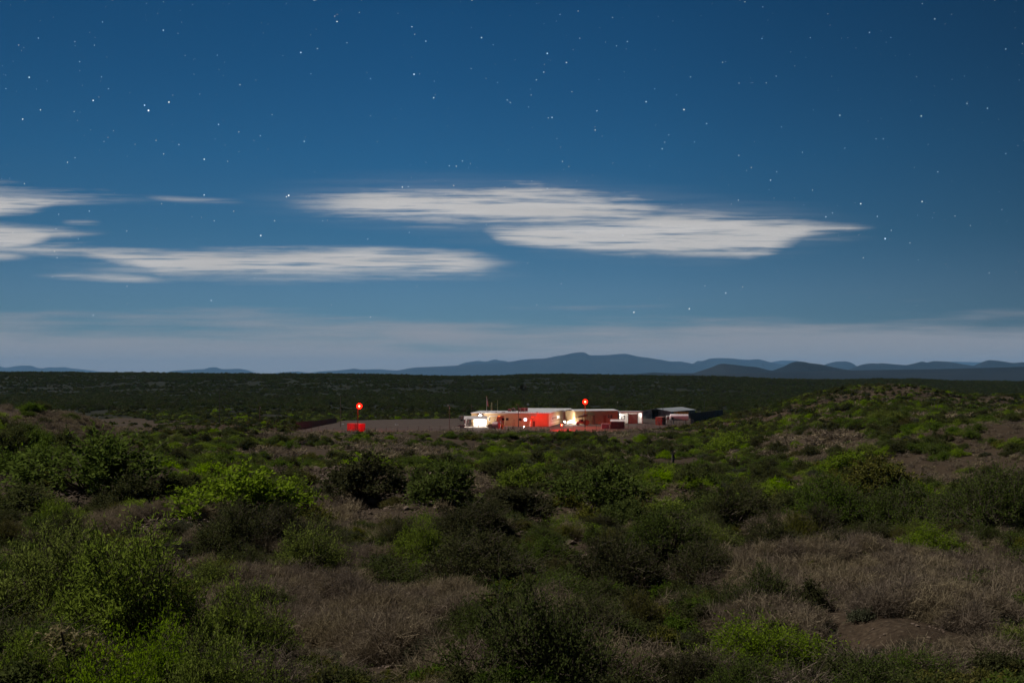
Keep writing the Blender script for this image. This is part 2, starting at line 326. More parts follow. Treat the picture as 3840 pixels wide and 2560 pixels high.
# ------------------------------------------------------------------ stars, far beyond the air
star_m = bpy.data.materials.new('starlight'); star_m.use_nodes = True; t = N(star_m.node_tree); t.n.clear()
oi = t.new('ShaderNodeAttribute', attribute_name='tone')
em = t.new('ShaderNodeEmission', i0=t.mix(oi.outputs['Fac'], (.55, .75, 1.0), (1.0, .86, .62))); em.inputs[1].default_value = 2.0
t.l.new(em.outputs[0], t.new('ShaderNodeOutputMaterial').inputs[0])
BR = [(375, 70, 1.4), (88, 88, 1), (172, 96, .8), (67, 178, 1.6), (249, 204, 1), (214, 231, 1.8), (332, 242, 1.6), (341, 254, 2.6), (388, 235, 1.8), (52, 274, 1.6), (93, 253, 1.3), (233, 177, 1), (551, 195, 1.1), (155, 373, 1.1), (411, 332, 1),
      (469, 366, 1.7), (502, 286, 1.2), (699, 325, 1.4), (598, 312, 1), (691, 121, 1.5), (729, 112, 1.1), (774, 50, 1.5), (714, 170, .8), (946, 62, 1.3), (951, 171, 1.8), (978, 95, 1.2), (1106, 87, 1.6), (996, 225, 1.4), (851, 181, 1), (851, 266, .9),
      (1257, 123, 1.6), (1301, 144, 1.3), (1416, 106, 1), (1441, 96, 1.1), (1484, 234, 1.5), (1571, 252, 1.8), (1586, 177, 1.2), (1623, 284, 1.2), (1371, 255, 1.1), (1367, 299, 1.2), (1268, 270, 1.3), (1521, 342, 1.2), (1595, 326, 1), (1770, 414, 1.2), (1750, 89, 1),
      (1997, 75, 1.2), (1929, 265, 1.5), (2116, 267, 1.6), (2147, 44, 1.2), (2268, 249, 1.3), (2221, 238, 1.2), (2310, 113, 1.3), (2310, 353, 1), (2029, 319, 1), (1977, 468, 1.8), (2015, 497, 1.1), (2033, 548, 1.9), (2118, 463, 1.6), (2047, 529, 1), (2229, 518, 1),
      (2090, 558, 1), (1983, 592, 1.1), (2272, 627, 1), (1667, 673, 1.4), (1583, 709, 1.7), (1456, 717, 1.7), (1295, 622, .8), (1212, 604, .9), (1062, 370, 1.2), (1048, 382, 1.1), (1032, 381, 1), (663, 449, 2.2), (658, 452, 1.3), (469, 448, 1.5), (599, 541, 1.9),
      (485, 690, 1.3), (214, 724, 1.1), (205, 485, 1.2), (180, 549, .9), (56, 422, 1.1), (131, 592, .9), (492, 507, 1), (631, 507, 1), (741, 507, .9), (845, 549, .9), (940, 534, .8), (851, 728, 1.1), (1233, 700, .9), (924, 430, 1.3), (1292, 371, 1), (1697, 357, .9), (1843, 350, .9), (1897, 498, 1.2), (1866, 437, .9),
      (1912, 489, 1), (2154, 395, 1), (1165, 230, 1.1), (1172, 236, 1), (1232, 184, 1), (1249, 166, 1.1), (1527, 327, .9), (1536, 310, .9), (376, 354, 1), (239, 325, .8), (183, 142, 1), (499, 127, .8)]
rs = np.random.RandomState(11)
SV, SF, ST = [], [], []
def star(px, row, size, tone):
    Dm = 90000.0; c = np.array([(px - CX) / F * Dm, Dm, H - (row - HZ) / F * Dm])
    s = size * Dm / F; b0 = len(SV)
    for ax in ((s, 0, 0), (-s, 0, 0), (0, s, 0), (0, -s, 0), (0, 0, s), (0, 0, -s)): SV.append(c + np.array(ax))
    for f in ((0, 2, 4), (2, 1, 4), (1, 3, 4), (3, 0, 4), (2, 0, 5), (1, 2, 5), (3, 1, 5), (0, 3, 5)): SF.append([b0 + i for i in f]); ST.append(tone)
for x, y, s in BR: star(x * 1.6327, y * 1.6327, s * 1.4, rs.rand() * .7)
for k in range(520):
    yy = rs.rand() ** 1.5 * 1150
    star(rs.uniform(-300, 4140), yy, rs.uniform(.3, .85) if rs.rand() < .85 else 1.2, rs.rand())
tag(link('stars', np_mesh('stars', np.array(SV), SF, np.full(len(SF), 3), star_m, attr=ST)), kind='stuff')
# ------------------------------------------------------------------ plants
def leaf_mat(name, c1, c2, tw=0.35):
    m = bpy.data.materials.new(name); m.use_nodes = True; t = N(m.node_tree); t.n.clear()
    a = t.new('ShaderNodeAttribute', attribute_name='tone').outputs['Fac']
    oi = t.new('ShaderNodeObjectInfo').outputs['Random']
    c = t.mix(a, c1, c2)
    hs = t.new('ShaderNodeHueSaturation'); t.put(hs.inputs['Color'], c)
    t.put(hs.inputs['Hue'], t.m('ADD', .485, t.m('MULTIPLY', oi, .03))); t.put(hs.inputs['Value'], t.m('ADD', .78, t.m('MULTIPLY', oi, .45))); t.put(hs.inputs['Saturation'], t.m('ADD', .85, t.m('MULTIPLY', oi, .25)))
    d = t.new('ShaderNodeBsdfDiffuse', i0=hs.outputs[0]); tr = t.new('ShaderNodeBsdfTranslucent', i0=hs.outputs[0])
    mx = t.new('ShaderNodeMixShader'); mx.inputs[0].default_value = tw
    t.l.new(d.outputs[0], mx.inputs[1]); t.l.new(tr.outputs[0], mx.inputs[2])
    t.l.new(mx.outputs[0], t.new('ShaderNodeOutputMaterial').inputs[0]); return m
LM = dict(mesquite=leaf_mat('mesquite_leaf', (.080, .122, .010), (.215, .285, .028), .5),
          acacia=leaf_mat('acacia_leaf', (0.048, 0.076, 0.012), (0.112, 0.148, 0.028), .45),
          creosote=leaf_mat('creosote_leaf', (0.038, 0.045, 0.015), (0.088, 0.092, 0.034), .4),
          tarbush=leaf_mat('tarbush_leaf', (0.0644, 0.0724, 0.0161), (0.1368, 0.1248, 0.0282)),
          sage=leaf_mat('sage_leaf', (0.0563, 0.0644, 0.0362), (0.1047, 0.1087, 0.0644)))
twig_m = mat('twig_bark', (0.0443, 0.0339, 0.0273), .9, noise=(6, (0.0805, 0.0628, 0.0483), .4, .6), spec=.1)
grass_m = leaf_mat('dry_grass', (.092, .072, .050), (.275, .218, .150), .25)

dark_m = leaf_mat('shade_tinted_plain_leaf', (.028, .040, .010), (.062, .076, .022), .3)  # leaf colour darkened to imitate the dimmer light on the far plain
def tubes(segs, n=3):
    """segs: list of (p0, p1, r0, r1) -> vertices, quads"""
    V_, Q = [], []
    for p0, p1, r0, r1 in segs:
        d = p1 - p0; L = np.linalg.norm(d)
        if L < 1e-5: continue
        d = d / L; a = np.cross(d, (0, 0, 1.0) if abs(d[2]) < .9 else (1.0, 0, 0)); a /= np.linalg.norm(a); b2 = np.cross(d, a); k0 = len(V_)
        for p, r in ((p0, r0), (p1, r1)):
            for k in range(n):
                an = 2 * math.pi * k / n; V_.append(p + (a * math.cos(an) + b2 * math.sin(an)) * r)
        for k in range(n): Q.append([k0 + k, k0 + (k + 1) % n, k0 + n + (k + 1) % n, k0 + n + k])
    return np.array(V_), np.array(Q)
def leaves(C, D, ln, wd, rs_):
    """one little leaf quad per row; C centres, D directions"""
    n = len(C); D = D / np.maximum(np.linalg.norm(D, axis=1, keepdims=True), 1e-6)
    Rv = rs_.normal(size=(n, 3)); S = np.cross(D, Rv); S /= np.maximum(np.linalg.norm(S, axis=1, keepdims=True), 1e-6)
    l = (ln * rs_.uniform(.6, 1.3, n))[:, None]; wv = (wd * rs_.uniform(.7, 1.3, n))[:, None]
    p = np.stack([C - D * l * .5, C + S * wv * .5, C + D * l * .5, C - S * wv * .5], 1)
    return p.reshape(-1, 3), np.arange(n * 4).reshape(n, 4)
def unit(v): return v / np.linalg.norm(v)
def plant(kind, seed, n_clump, n_twig, n_leaf, ln, wd, rad=1.0, hgt=1.0, droop=.25, base_bare=.25, twig_r=.006, fill=.5, lobes=4):
    """a shrub 2*rad wide and hgt tall: crooked stems, clumps of twigs, leaves strung along the twigs. Returns foliage mesh, stem mesh"""
    g = np.random.RandomState(seed); segs = []; LC, LD, TO = [], [], []
    lob = [(g.uniform(0, 2 * math.pi), g.uniform(.55, 1.15), g.uniform(.5, 1.15)) for _ in range(lobes)]
    for k in range(n_clump):
        la, lr, lh = lob[g.randint(lobes)]
        az = la + g.normal(0, .62); u_ = g.rand() ** .6
        rr = rad * u_ * lr * g.uniform(.85, 1.05)
        top = hgt * lh * math.sqrt(max(0.05, 1 - (u_ * .93) ** 2))
        zz = top * (1 - fill * g.rand() ** 1.4)
        zz = max(zz, hgt * base_bare * g.uniform(.6, 1.2))
        c = np.array([math.cos(az) * rr, math.sin(az) * rr, zz])
        # crooked stem
        p = np.array([g.normal(0, .05) * rad, g.normal(0, .05) * rad, -.03]); q = c * np.array([.45, .45, .5]) + g.normal(0, .09, 3) * rad
        r0 = .020 * hgt / max(1, n_clump / 60) ** .3
        segs += [(p, q, r0, r0 * .6), (q, c, r0 * .6, r0 * .25)]
        out = unit(c * np.array([1, 1, .6]) + np.array([0, 0, .25]))
        cr = g.uniform(.16, .40) * (rad + hgt) / 2
        tone0 = g.rand() * .5
        for j in range(n_twig):
            d = unit(out * .55 + g.normal(0, .62, 3) + np.array([0, 0, .25])); L = cr * g.uniform(.6, 1.35)
            a0 = c + g.normal(0, .25, 3) * cr; e = a0 + d * L + np.array([0, 0, -droop * L * .5])
            if twig_r: segs.append((a0, e, twig_r, twig_r * .4))
            tt = np.linspace(.15, 1.05, n_leaf)[:, None] + g.normal(0, .03, (n_leaf, 1))
            P_ = a0 + (e - a0) * tt; side = g.normal(0, 1, (n_leaf, 3))
            LC.append(P_ + side * ln * .35); LD.append((e - a0)[None] / L * .8 + side * .8); TO.append(np.clip(tone0 + g.rand(n_leaf) * .6, 0, 1))
    v, q = leaves(np.concatenate(LC), np.concatenate(LD), ln, wd, g)
    fol = np_mesh(kind + '_foliage', v, q, np.full(len(q), 4), LM[kind], attr=np.concatenate(TO))
    tv, tq = tubes(segs)
    st = np_mesh(kind + '_stems', tv, tq, np.full(len(tq), 4), twig_m)
    return fol, st
# near: leaf-sized faces; mid: coarser; far: a few dozen clumps
NEAR = {k: [] for k in LM}; MID = {k: [] for k in LM}; FAR = {k: [] for k in LM}
SPEC = dict(mesquite=(1.25, .95, .35, .18), acacia=(1.0, 1.0, .2, .22), creosote=(.85, 1.05, .05, .22), tarbush=(.85, .85, .1, .12), sage=(.8, .6, .1, .08))
for ki, (k, (ra, hg, dr, bb_)) in enumerate(SPEC.items()):
    for s in range(2):
        NEAR[k].append(plant(k, 10 + ki * 7 + s, 92, 14, 12, 0.058 if k == 'mesquite' else .042, .016 if k == 'mesquite' else .017, ra, hg, dr, bb_, .0048))
    for s in range(3):
        MID[k].append(plant(k, 60 + ki * 7 + s, 56, 10, 9, .095, .042, ra, hg, dr, bb_, .006))
    for s in range(2):
        f_, s_ = plant(k, 90 + ki * 7 + s, 46, 4, 4, .24, .15, ra, hg, dr, bb_, 0)
        FAR[k].append(f_)

def place_shrub(kind, px, row, w_px, h_px=None, label=None, group=None, name=None):
    x, y, z = ground_hit(px, row)
    s = (w_px / F * y) / (2 * SPEC[kind][0]); sz = s if h_px is None else (h_px / F * y) / SPEC[kind][1]
    sz = min(max(sz, s * .5), s * (1.8 if row > 2350 else 1.3))
    put_shrub(kind, x, y, z, s, sz, label, group, name)
PLACED = []
NAMES = dict(mesquite='mesquite_shrub', acacia='acacia_shrub', creosote='creosote_shrub', tarbush='tarbush_shrub', sage='sage_shrub')
def put_shrub(kind, x, y, z, s, sz, label, group=None, name=None):
    src = NEAR if y < 44 else MID
    fol, st = src[kind][rnd.randrange(len(src[kind]))]
    rt = thing(name or NAMES[kind], label, 'shrub', (x, y, z - .04), rnd.uniform(0, 6.28), group)
    rt.scale = (s, s, sz)
    link('foliage', fol, rt); link('stems', st, rt)
    PLACED.append((x, y, s * SPEC[kind][0]))
    return rt

# the bushes that can be told apart, each where the photo has it: kind, pixel of its foot, width, height
HERO = [
 ('mesquite', 130, 2385, 640, 330, 'big bright green mesquite at the left edge, above the black hollow'),
 ('mesquite', 560, 2440, 760, 400, 'widest feathery mesquite of the lower left thicket, bright green'),
 ('mesquite', 880, 2520, 420, 300, 'mesquite at the right end of the lower left thicket, leaning over pale grass'),
 ('mesquite', 300, 2200, 560, 190, 'bright green mesquite rising behind the lower left thicket'),
 ('mesquite', 760, 2790, 560, 480, 'out-sized mesquite with long fronds at the bottom edge, nearest to the viewer'),
 ('mesquite', 330, 2860, 560, 420, 'nearest mesquite in the bottom left corner, cut by the frame'),
 ('mesquite', 130, 2680, 420, 250, 'leafy mesquite low in the left corner, beside the dried seed stalk'),
 ('mesquite', 560, 2720, 480, 330, 'mesquite at the bottom edge below the widest feathery mesquite'),
 ('mesquite', 900, 1935, 560, 170, 'brightest green mesquite, spreading low over a strip of pale grass'),
 ('mesquite', 1090, 1905, 200, 110, 'small light green mesquite touching the brightest mesquite on its right'),
 ('acacia', 330, 1838, 520, 190, 'broad dark green thicket bush below the grassy knoll'),
 ('acacia', 120, 1800, 260, 130, 'dark green bush left of the yellowish bush, below the knoll'),
 ('tarbush', 185, 1842, 140, 75, 'small yellow brown bush beside the broad dark green bush'),
 ('creosote', 490, 1915, 210, 110, 'dark green upright bush at the head of the stony patch'),
 ('creosote', 80, 1960, 330, 120, 'grey green low bush at the left edge above the feathery mesquites'),
 ('creosote', 880, 2110, 330, 190, 'dark creosote with black shade at its foot, beside the stony patch'),
 ('creosote', 1080, 2060, 230, 150, 'grey green creosote between the pale grass and the round yellow green mesquite'),
 ('mesquite', 1210, 2185, 420, 190, 'bright green mesquite bordering the pale grass at its left end'),
 ('mesquite', 1560, 2112, 300, 180, 'round yellow green mesquite in the middle of the slope'),
 ('acacia', 1480, 2225, 420, 140, 'green thorny bush just in front of the round yellow green mesquite'),
 ('creosote', 1830, 2205, 460, 190, 'olive creosote behind the big dark bush at the bottom'),
 ('acacia', 2030, 2600, 640, 430, 'big dark green bush at the bottom edge between two grass patches'),
 ('acacia', 1800, 2500, 260, 200, 'low dark bush on the left flank of the big dark green bush'),
 ('creosote', 2330, 2240, 400, 260, 'tall creosote with bare dark twigs above the black shaded gully'),
 ('acacia', 2500, 2130, 330, 190, 'green bush beside the stony bench in the lower half'),
 ('acacia', 2820, 2330, 330, 230, 'isolated dark green bush ringed by pale grey grass'),
 ('tarbush', 2420, 2400, 200, 170, 'yellow brown bush at the edge of the black gully'),
 ('creosote', 2660, 2180, 300, 170, 'olive bush standing where the pale grass begins on the right'),
 ('tarbush', 2990, 2050, 180, 110, 'yellowish rounded bush in front of the long green thicket'),
 ('acacia', 3120, 1995, 360, 180, 'green bush at the left end of the long thicket on the right slope'),
 ('acacia', 3400, 2010, 420, 200, 'green bush in the middle of the long thicket, beside a dead snag'),
 ('acacia', 3720, 2000, 380, 210, 'bright green bush where the long thicket meets the right edge'),
 ('creosote', 1930, 1960, 300, 120, 'dark round bush below the red bollard lamp'),
 ('acacia', 1700, 1890, 330, 140, 'dark bush pair below the middle of the building'),
 ('mesquite', 1950, 1835, 200, 80, 'small lime green mesquite below the flat roofed building'),
 ('creosote', 1370, 1870, 330, 150, 'blackish bush on the shaded bank below the pale knoll'),
 ('creosote', 1760, 2020, 330, 150, 'very dark bush in the hollow above the yellow green mesquite'),
 ('acacia', 2300, 1900, 420, 150, 'wide green bush below the small metal shed'),
 ('mesquite', 2720, 1700, 220, 70, 'bright low bush beside the mauve grass bank on the right'),
 ('mesquite', 3180, 1780, 240, 80, 'bright green bush below the mauve grass bank'),
 ('tarbush', 3300, 1850, 300, 110, 'yellow green bush above the long thicket'),
 ('creosote', 2730, 2000, 330, 160, 'dark olive bush by the small bare clearing on the right'),
 ('acacia', 3300, 2700, 500, 200, 'low green bush along the bottom edge, toward the right'),
 ('acacia', 2800, 2700, 380, 200, 'low green bush along the bottom edge between grey grasses'),
 ('creosote', 2620, 2620, 300, 220, 'olive twiggy bush at the bottom edge right of the big dark one'),
]
for k, px, row, wp, hp, lab in HERO: place_shrub(k, px, row, wp, hp, lab, None)

# open ground: where grass or stones show instead of brush (pixel ellipses cx, cy, rx, ry)
GRASS = [(1380, 2330, 420, 130), (1150, 2200, 260, 60), (1300, 2470, 330, 110), (1700, 2520, 200, 60), (2920, 2200, 380, 100), (3300, 2180, 500, 110), (3600, 2350, 560, 170), (3150, 2430, 420, 130), (3700, 2150, 260, 80),
         (2350, 2560, 220, 60), (750, 1915, 260, 45), (1230, 1925, 230, 42), (1180, 2010, 110, 40), (480, 1985, 130, 40), (330, 1600, 260, 50), (60, 1880, 160, 30), (1530, 1712, 180, 28), (2900, 2010, 170, 40), (3080, 1660, 210, 40), (2980, 1720, 160, 30), (3500, 1800, 150, 16),
         (1000, 1700, 140, 18), (2860, 2450, 300, 80), (3450, 2520, 400, 70), (350, 1740, 120, 20), (1050, 1640, 160, 14), (2500, 2280, 120, 30), (1350, 2280, 500, 60), (820, 2010, 60, 30)]
STONY = [(650, 1985, 190, 55), (2230, 2130, 200, 42), (2060, 1985, 170, 20), (2650, 1900, 140, 26), (2780, 2080, 100, 30), (3050, 1810, 160, 14), (260, 1850, 100, 16), (1950, 1780, 100, 12), (1690, 1770, 120, 14), (1250, 1780, 150, 24), (1500, 2540, 300, 40), (2580, 2450, 90, 50), (3180, 2130, 130, 30),
         (1400, 1740, 100, 16), (2530, 1730, 120, 20), (100, 2440, 120, 50), (2400, 2310, 120, 30)]
def inside(E, px, row, grow=1.0):
    r = np.full(np.shape(px), 9.0)
    for cx, cy, rx, ry in E: r = np.minimum(r, ((px - cx) / (rx * grow)) ** 2 + ((row - cy) / (ry * grow)) ** 2)
    return r < 1
def rowof(y, z): return HZ + (H - z) / y * F

COLS = [(40, 'the left edge'), (330, 'the grassy knoll'), (600, 'the gap beside the bare pole'), (824, 'the tall bare pole'), (974, 'the short wooden pole'), (1110, 'the dark screen fence'), (1277, 'the hooked lamp post'), (1400, 'the red container'), (1540, 'the open gravel lot'), (1684, 'the thin lamp pole'),
        (1790, 'the floodlit canopy'), (1865, 'the round fuel tank'), (1945, 'the pole by the tan wall'), (2035, 'the red wall'), (2107, 'the red bollard lamp'), (2190, 'the parked truck'), (2255, 'the pipe gate'), (2316, 'the small metal shed'), (2378, 'the roller door'), (2470, 'the rusty container'),
        (2560, 'the long white tank'), (2660, 'the grey screen fence'), (2780, 'the dark twin hill'), (2920, 'the saddle of the hills'), (3020, 'the dark round hill'), (3150, 'the dome mountain'), (3330, 'the brushy hilltop'), (3490, 'the notched mountain'), (3640, 'the last low gap'), (3780, 'the right edge')]
BANDS = [(0, 27, 'in the front rank'), (27, 34, 'in the second rank'), (34, 44, 'in the third rank'), (44, 56, 'in the fourth rank'), (56, 72, 'at mid slope'), (72, 200, 'above mid slope')]
TONE = dict(mesquite='bright green mesquite', acacia='green thorny shrub', creosote='dark creosote shrub', tarbush='yellow green shrub', sage='grey green low shrub')
g4 = np.random.RandomState(23)
def ok_gap(x, y, r):
    for X_, Y_, R_ in PLACED:
        if (x - X_) ** 2 + (y - Y_) ** 2 < ((r + R_) * .80) ** 2: return False
    return True
seen, ind = {}, 0
cand = []
for _ in range(9000):
    y = math.sqrt(g4.uniform(15.0 ** 2, 118.0 ** 2)); px = g4.uniform(-160, 4000); cand.append((y, px))
cand.sort()
for y, px in cand:
    x = (px - CX) / F * y; z = hz(x, y); row = rowof(y, z)
    if row > 2760: continue
    open_ = bool(inside(GRASS, px, row)) or bool(inside(STONY, px, row))
    if open_ and g4.rand() < .93: continue
    kind = g4.choice(['mesquite', 'acacia', 'creosote', 'tarbush', 'sage'], p=[.18, .20, .24, .16, .22]) if not open_ else 'sage'
    r = {'mesquite': g4.uniform(.7, 1.45), 'acacia': g4.uniform(.6, 1.3), 'creosote': g4.uniform(.5, 1.0), 'tarbush': g4.uniform(.4, .8), 'sage': g4.uniform(.3, .55)}[kind]
    if not ok_gap(x, y, r): continue
    if ind >= 253: break
    s = r / SPEC[kind][0]
    bnd = next(b for a, c, b in BANDS if a <= y < c); col = min(COLS, key=lambda c: abs(c[0] - px))[1]
    size = 'small' if r < .6 else 'large' if r > 1.25 else 'middling'
    lab = f"{size} {TONE[kind]} {bnd}, below {col}"
    if col.endswith('edge'): lab = f"{size} {TONE[kind]} {bnd}, at {col}"
    if len(lab.split()) > 16: lab = lab.replace(size + ' ', '', 1)
    base_, q_ = lab, 0
    while lab in seen:
        adj = ['broad', 'ragged', 'lean', 'full', 'scruffy', 'squat', 'lopsided', 'open', 'tufted', 'low'][q_ % 10]; q_ += 1
        lab = adj + ' ' + (base_[len(size) + 1:] if base_.startswith(size + ' ') else base_)
    seen[lab] = 1
    assert len(lab.split()) <= 17
    put_shrub(kind, x, y, z, s, s * g4.uniform(.6, 1.0), lab, 'shrubs scattered over the near slope'); ind += 1
LAST_Y = y
print('individual shrubs', len(PLACED), 'out to', LAST_Y)

# ---- scattered masses through geometry nodes
def scatter(name, meshes, pts, scl, kind='stuff', seedv=0, tilt=None):
    """one object: a cloud of points, each carrying a turned and scaled copy of one of the meshes"""
    n = len(pts); me = bpy.data.meshes.new(name); me.vertices.add(n); me.vertices.foreach_set('co', np.asarray(pts, np.float32).ravel())
    g = np.random.RandomState(seedv)
    a = me.attributes.new('sc', 'FLOAT_VECTOR', 'POINT'); a.data.foreach_set('vector', np.asarray(scl, np.float32).ravel())
    rot = np.zeros((n, 3), np.float32); rot[:, 2] = g.uniform(0, 6.28, n)
    if tilt: rot[:, :2] = g.normal(0, tilt, (n, 2))
    a = me.attributes.new('ro', 'FLOAT_VECTOR', 'POINT'); a.data.foreach_set('vector', rot.ravel())
    a = me.attributes.new('ix', 'INT', 'POINT'); a.data.foreach_set('value', g.randint(0, len(meshes), n).astype(np.int32))
    col = bpy.data.collections.new(name + '_kinds')
    for k, mm in enumerate(meshes): col.objects.link(bpy.data.objects.new(f'{name}_{k:02d}', mm))
    o = link(name, me); ng = bpy.data.node_groups.new(name, 'GeometryNodeTree')
    ng.interface.new_socket('Geometry', in_out='INPUT', socket_type='NodeSocketGeometry'); ng.interface.new_socket('Geometry', in_out='OUTPUT', socket_type='NodeSocketGeometry')
    gi, go = ng.nodes.new('NodeGroupInput'), ng.nodes.new('NodeGroupOutput')
    ci = ng.nodes.new('GeometryNodeCollectionInfo'); ci.inputs['Collection'].default_value = col; ci.inputs['Separate Children'].default_value = True; ci.inputs['Reset Children'].default_value = True
    ip = ng.nodes.new('GeometryNodeInstanceOnPoints'); ip.inputs['Pick Instance'].default_value = True
    def at(nm, ty):
        q = ng.nodes.new('GeometryNodeInputNamedAttribute'); q.data_type = ty; q.inputs[0].default_value = nm
        return next(s for s in q.outputs if s.enabled and s.name == 'Attribute')
    L = ng.links; L.new(gi.outputs[0], ip.inputs['Points']); L.new(ci.outputs[0], ip.inputs['Instance']); L.new(at('ix', 'INT'), ip.inputs['Instance Index'])
    er = ng.nodes.new('FunctionNodeEulerToRotation'); L.new(at('ro', 'FLOAT_VECTOR'), er.inputs[0]); L.new(er.outputs[0], ip.inputs['Rotation'])
    L.new(at('sc', 'FLOAT_VECTOR'), ip.inputs['Scale']); L.new(ip.outputs[0], go.inputs[0])
    md = o.modifiers.new('scatter', 'NODES'); md.node_group = ng
    return tag(o, kind=kind)

# brush beyond the individual shrubs, up to the yard and round it
def brush(name, n, y0, y1, pxr, smin, smax, meshes, dens=None, seedv=1, height_k=1.0, outside=None):
    g = np.random.RandomState(seedv)
    y = np.sqrt(g.uniform(y0 ** 2, y1 ** 2, n)); px = g.uniform(pxr[0], pxr[1], n); x = (px - CX) / F * y; z = height(x, y); row = rowof(y, z)
    keep = ~(inside(GRASS, px, row) & (g.rand(n) < .93)) & ~(inside(STONY, px, row) & (g.rand(n) < .93))
    clump = fbm(x / 22, y / 22, 40, 3) + .5 * fbm(x / 6, y / 6, 41, 2)
    keep &= clump > g.normal(dens, .16, n) - .36 * ((x / y > .17) & (y > 200))
    if outside: keep &= (px < outside[0]) | (px > outside[1])
    # keep the gravel lot and its edge clear
    py = [p[1] for p in YW]; inyard = poly_in(x, y, YW)
    keep &= ~inyard
    x, y, z, clump = x[keep], y[keep], z[keep], clump[keep]
    s = g.uniform(smin, smax, len(x)) * (1 + .5 * np.clip(clump, -.3, .6))
    sc = np.stack([s, s, s * g.uniform(.8, 1.2, len(x)) * height_k], -1)
    top = rowof(y, z + s * height_k); pxx = CX + F * x / y; lim = 1621 + 7 * fbm(pxx / 60, y * 0, 77, 2)
    hide = (y < 398) & (pxx > 1080) & (pxx < 2620) & (top < lim) & (rowof(y, z) > 1600); hk = np.where(hide, np.maximum(.15, (rowof(y, z) - lim) / np.maximum(1, rowof(y, z) - top)), 1.0)
    x, y, z, sc = x[hk > .3], y[hk > .3], z[hk > .3], (sc * np.stack([hk ** .5, hk ** .5, hk], -1))[hk > .3]
    print(name, len(x))
    return scatter(name, meshes, np.stack([x, y, z - .05], -1), sc, seedv=seedv)
def poly_in(x, y, P_):
    c = np.zeros(len(x), bool); n = len(P_)
    for i in range(n):
        x0, y0 = P_[i]; x1, y1 = P_[(i + 1) % n]
        if y0 == y1: continue
        c ^= ((y0 > y) != (y1 > y)) & (x < (x1 - x0) * (y - y0) / (y1 - y0) + x0)
    return c
YW = dense
MIDF = [MID[k][i][0] for k, i in (('mesquite', 0), ('mesquite', 1), ('acacia', 0), ('acacia', 1), ('acacia', 2), ('creosote', 0), ('creosote', 1), ('creosote', 2), ('tarbush', 0), ('sage', 0))]
FARF = [FAR[k][i] for k, i in (('mesquite', 0), ('acacia', 1), ('acacia', 0), ('creosote', 0), ('creosote', 1), ('creosote', 0), ('creosote', 1), ('tarbush', 0), ('sage', 0), ('sage', 1))]
FAR_SHADED = []  # far shrubs recoloured darker, distance shade put into their leaves
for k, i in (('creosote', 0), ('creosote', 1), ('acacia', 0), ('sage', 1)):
    dm_ = FAR[k][i].copy(); dm_.name = 'shaded_plain_foliage'; dm_.materials[0] = dark_m; FAR_SHADED.append(dm_)
UND = [MID[k][i][0] for k, i in (('creosote', 0), ('sage', 1), ('creosote', 2), ('tarbush', 1), ('acacia', 1))]
brush('side_brush', 2600, 13, LAST_Y, (-2600, 6400), .4, 1.4, MIDF, -.05, 21, .85, (-700, 4540))
brush('undergrowth', 16000, 11, LAST_Y, (-1500, 5300), .16, .55, UND, -.22, 12, .85)

brush('brush', 10500, LAST_Y - 2, 240, (-400, 4240), .5, 1.4, MIDF, -.16, 2, .8)
brush('brush_beyond', 34000, 240, 640, (-500, 4340), .7, 1.6, FARF + FAR_SHADED, -.18, 3, .8)
brush('plain_brush', 75000, 600, 1900, (-500, 4340), 1.1, 2.8, FAR_SHADED + FAR_SHADED + FARF[3:6], -.08, 4, .7)

# ---- dry grass
def tuft(seed, n, h, spread, wd, ln=.15):
    """a fuzzy mound of hair-fine stalks: some rising from the root, most forming the loose outer haze"""
    g = np.random.RandomState(seed); az = g.uniform(0, 6.28, n); el = np.arcsin(g.uniform(.02, 1, n)); rr = g.uniform(.35, 1.0, n) ** .5 * (1 + .18 * np.sin(az * 3 + seed))
    o = np.stack([np.cos(az) * np.cos(el) * spread * rr, np.sin(az) * np.cos(el) * spread * rr, np.sin(el) * h * rr], -1)
    d = o / np.array([spread, spread, h]) + g.normal(0, .8, (n, 3)) + np.array([0, 0, .12]); d /= np.linalg.norm(d, axis=1, keepdims=True)
    L_ = (ln * g.uniform(.6, 1.5, n))[:, None]; s_ = np.cross(d, g.normal(size=(n, 3))); s_ /= np.linalg.norm(s_, axis=1, keepdims=True)
    tip = o + d * L_ * .5 + g.normal(0, .02, (n, 3)); bot = o - d * L_ * .5; bot[:, 2] = np.maximum(bot[:, 2], -.03)
    V_ = np.stack([bot - s_ * wd / 2, bot + s_ * wd / 2, tip + s_ * wd * .3, tip - s_ * wd * .3], 1).reshape(-1, 3)
    return np_mesh('tuft', V_, np.arange(n * 4), np.full(n, 4), grass_m, attr=np.clip(g.rand(n) * .8 + .25 * rr - .1, 0, 1))
T_NEAR = [tuft(k, 1500, .28, .30, .0042, .10) for k in range(4)]; T_FAR = [tuft(20 + k, 130, .28, .40, .022, .2) for k in range(3)]
def grass(name, n, y0, y1, meshes, bare, seedv, smin=.7, smax=1.35, thr=.06):
    g = np.random.RandomState(seedv)
    y = np.sqrt(g.uniform(y0 ** 2, y1 ** 2, n)); px = g.uniform(-300, 4140, n); x = (px - CX) / F * y; z = height(x, y); row = rowof(y, z)
    ing, ins = inside(GRASS, px, row, 1.08), inside(STONY, px, row)
    keep = (ing & ~ins & (fbm(x / 1.9, y / 1.9, 61, 2) > g.normal(thr, .10, n))) | (~ing & ~ins & (g.rand(n) < bare))
    keep &= ~poly_in(x, y, YW)
    x, y, z = x[keep], y[keep], z[keep]; s = g.uniform(smin, smax, len(x)); print(name, len(x))
    return scatter(name, meshes, np.stack([x, y, z], -1), np.stack([s, s, s * g.uniform(.7, 1.1, len(x))], -1), seedv=seedv, tilt=.12)
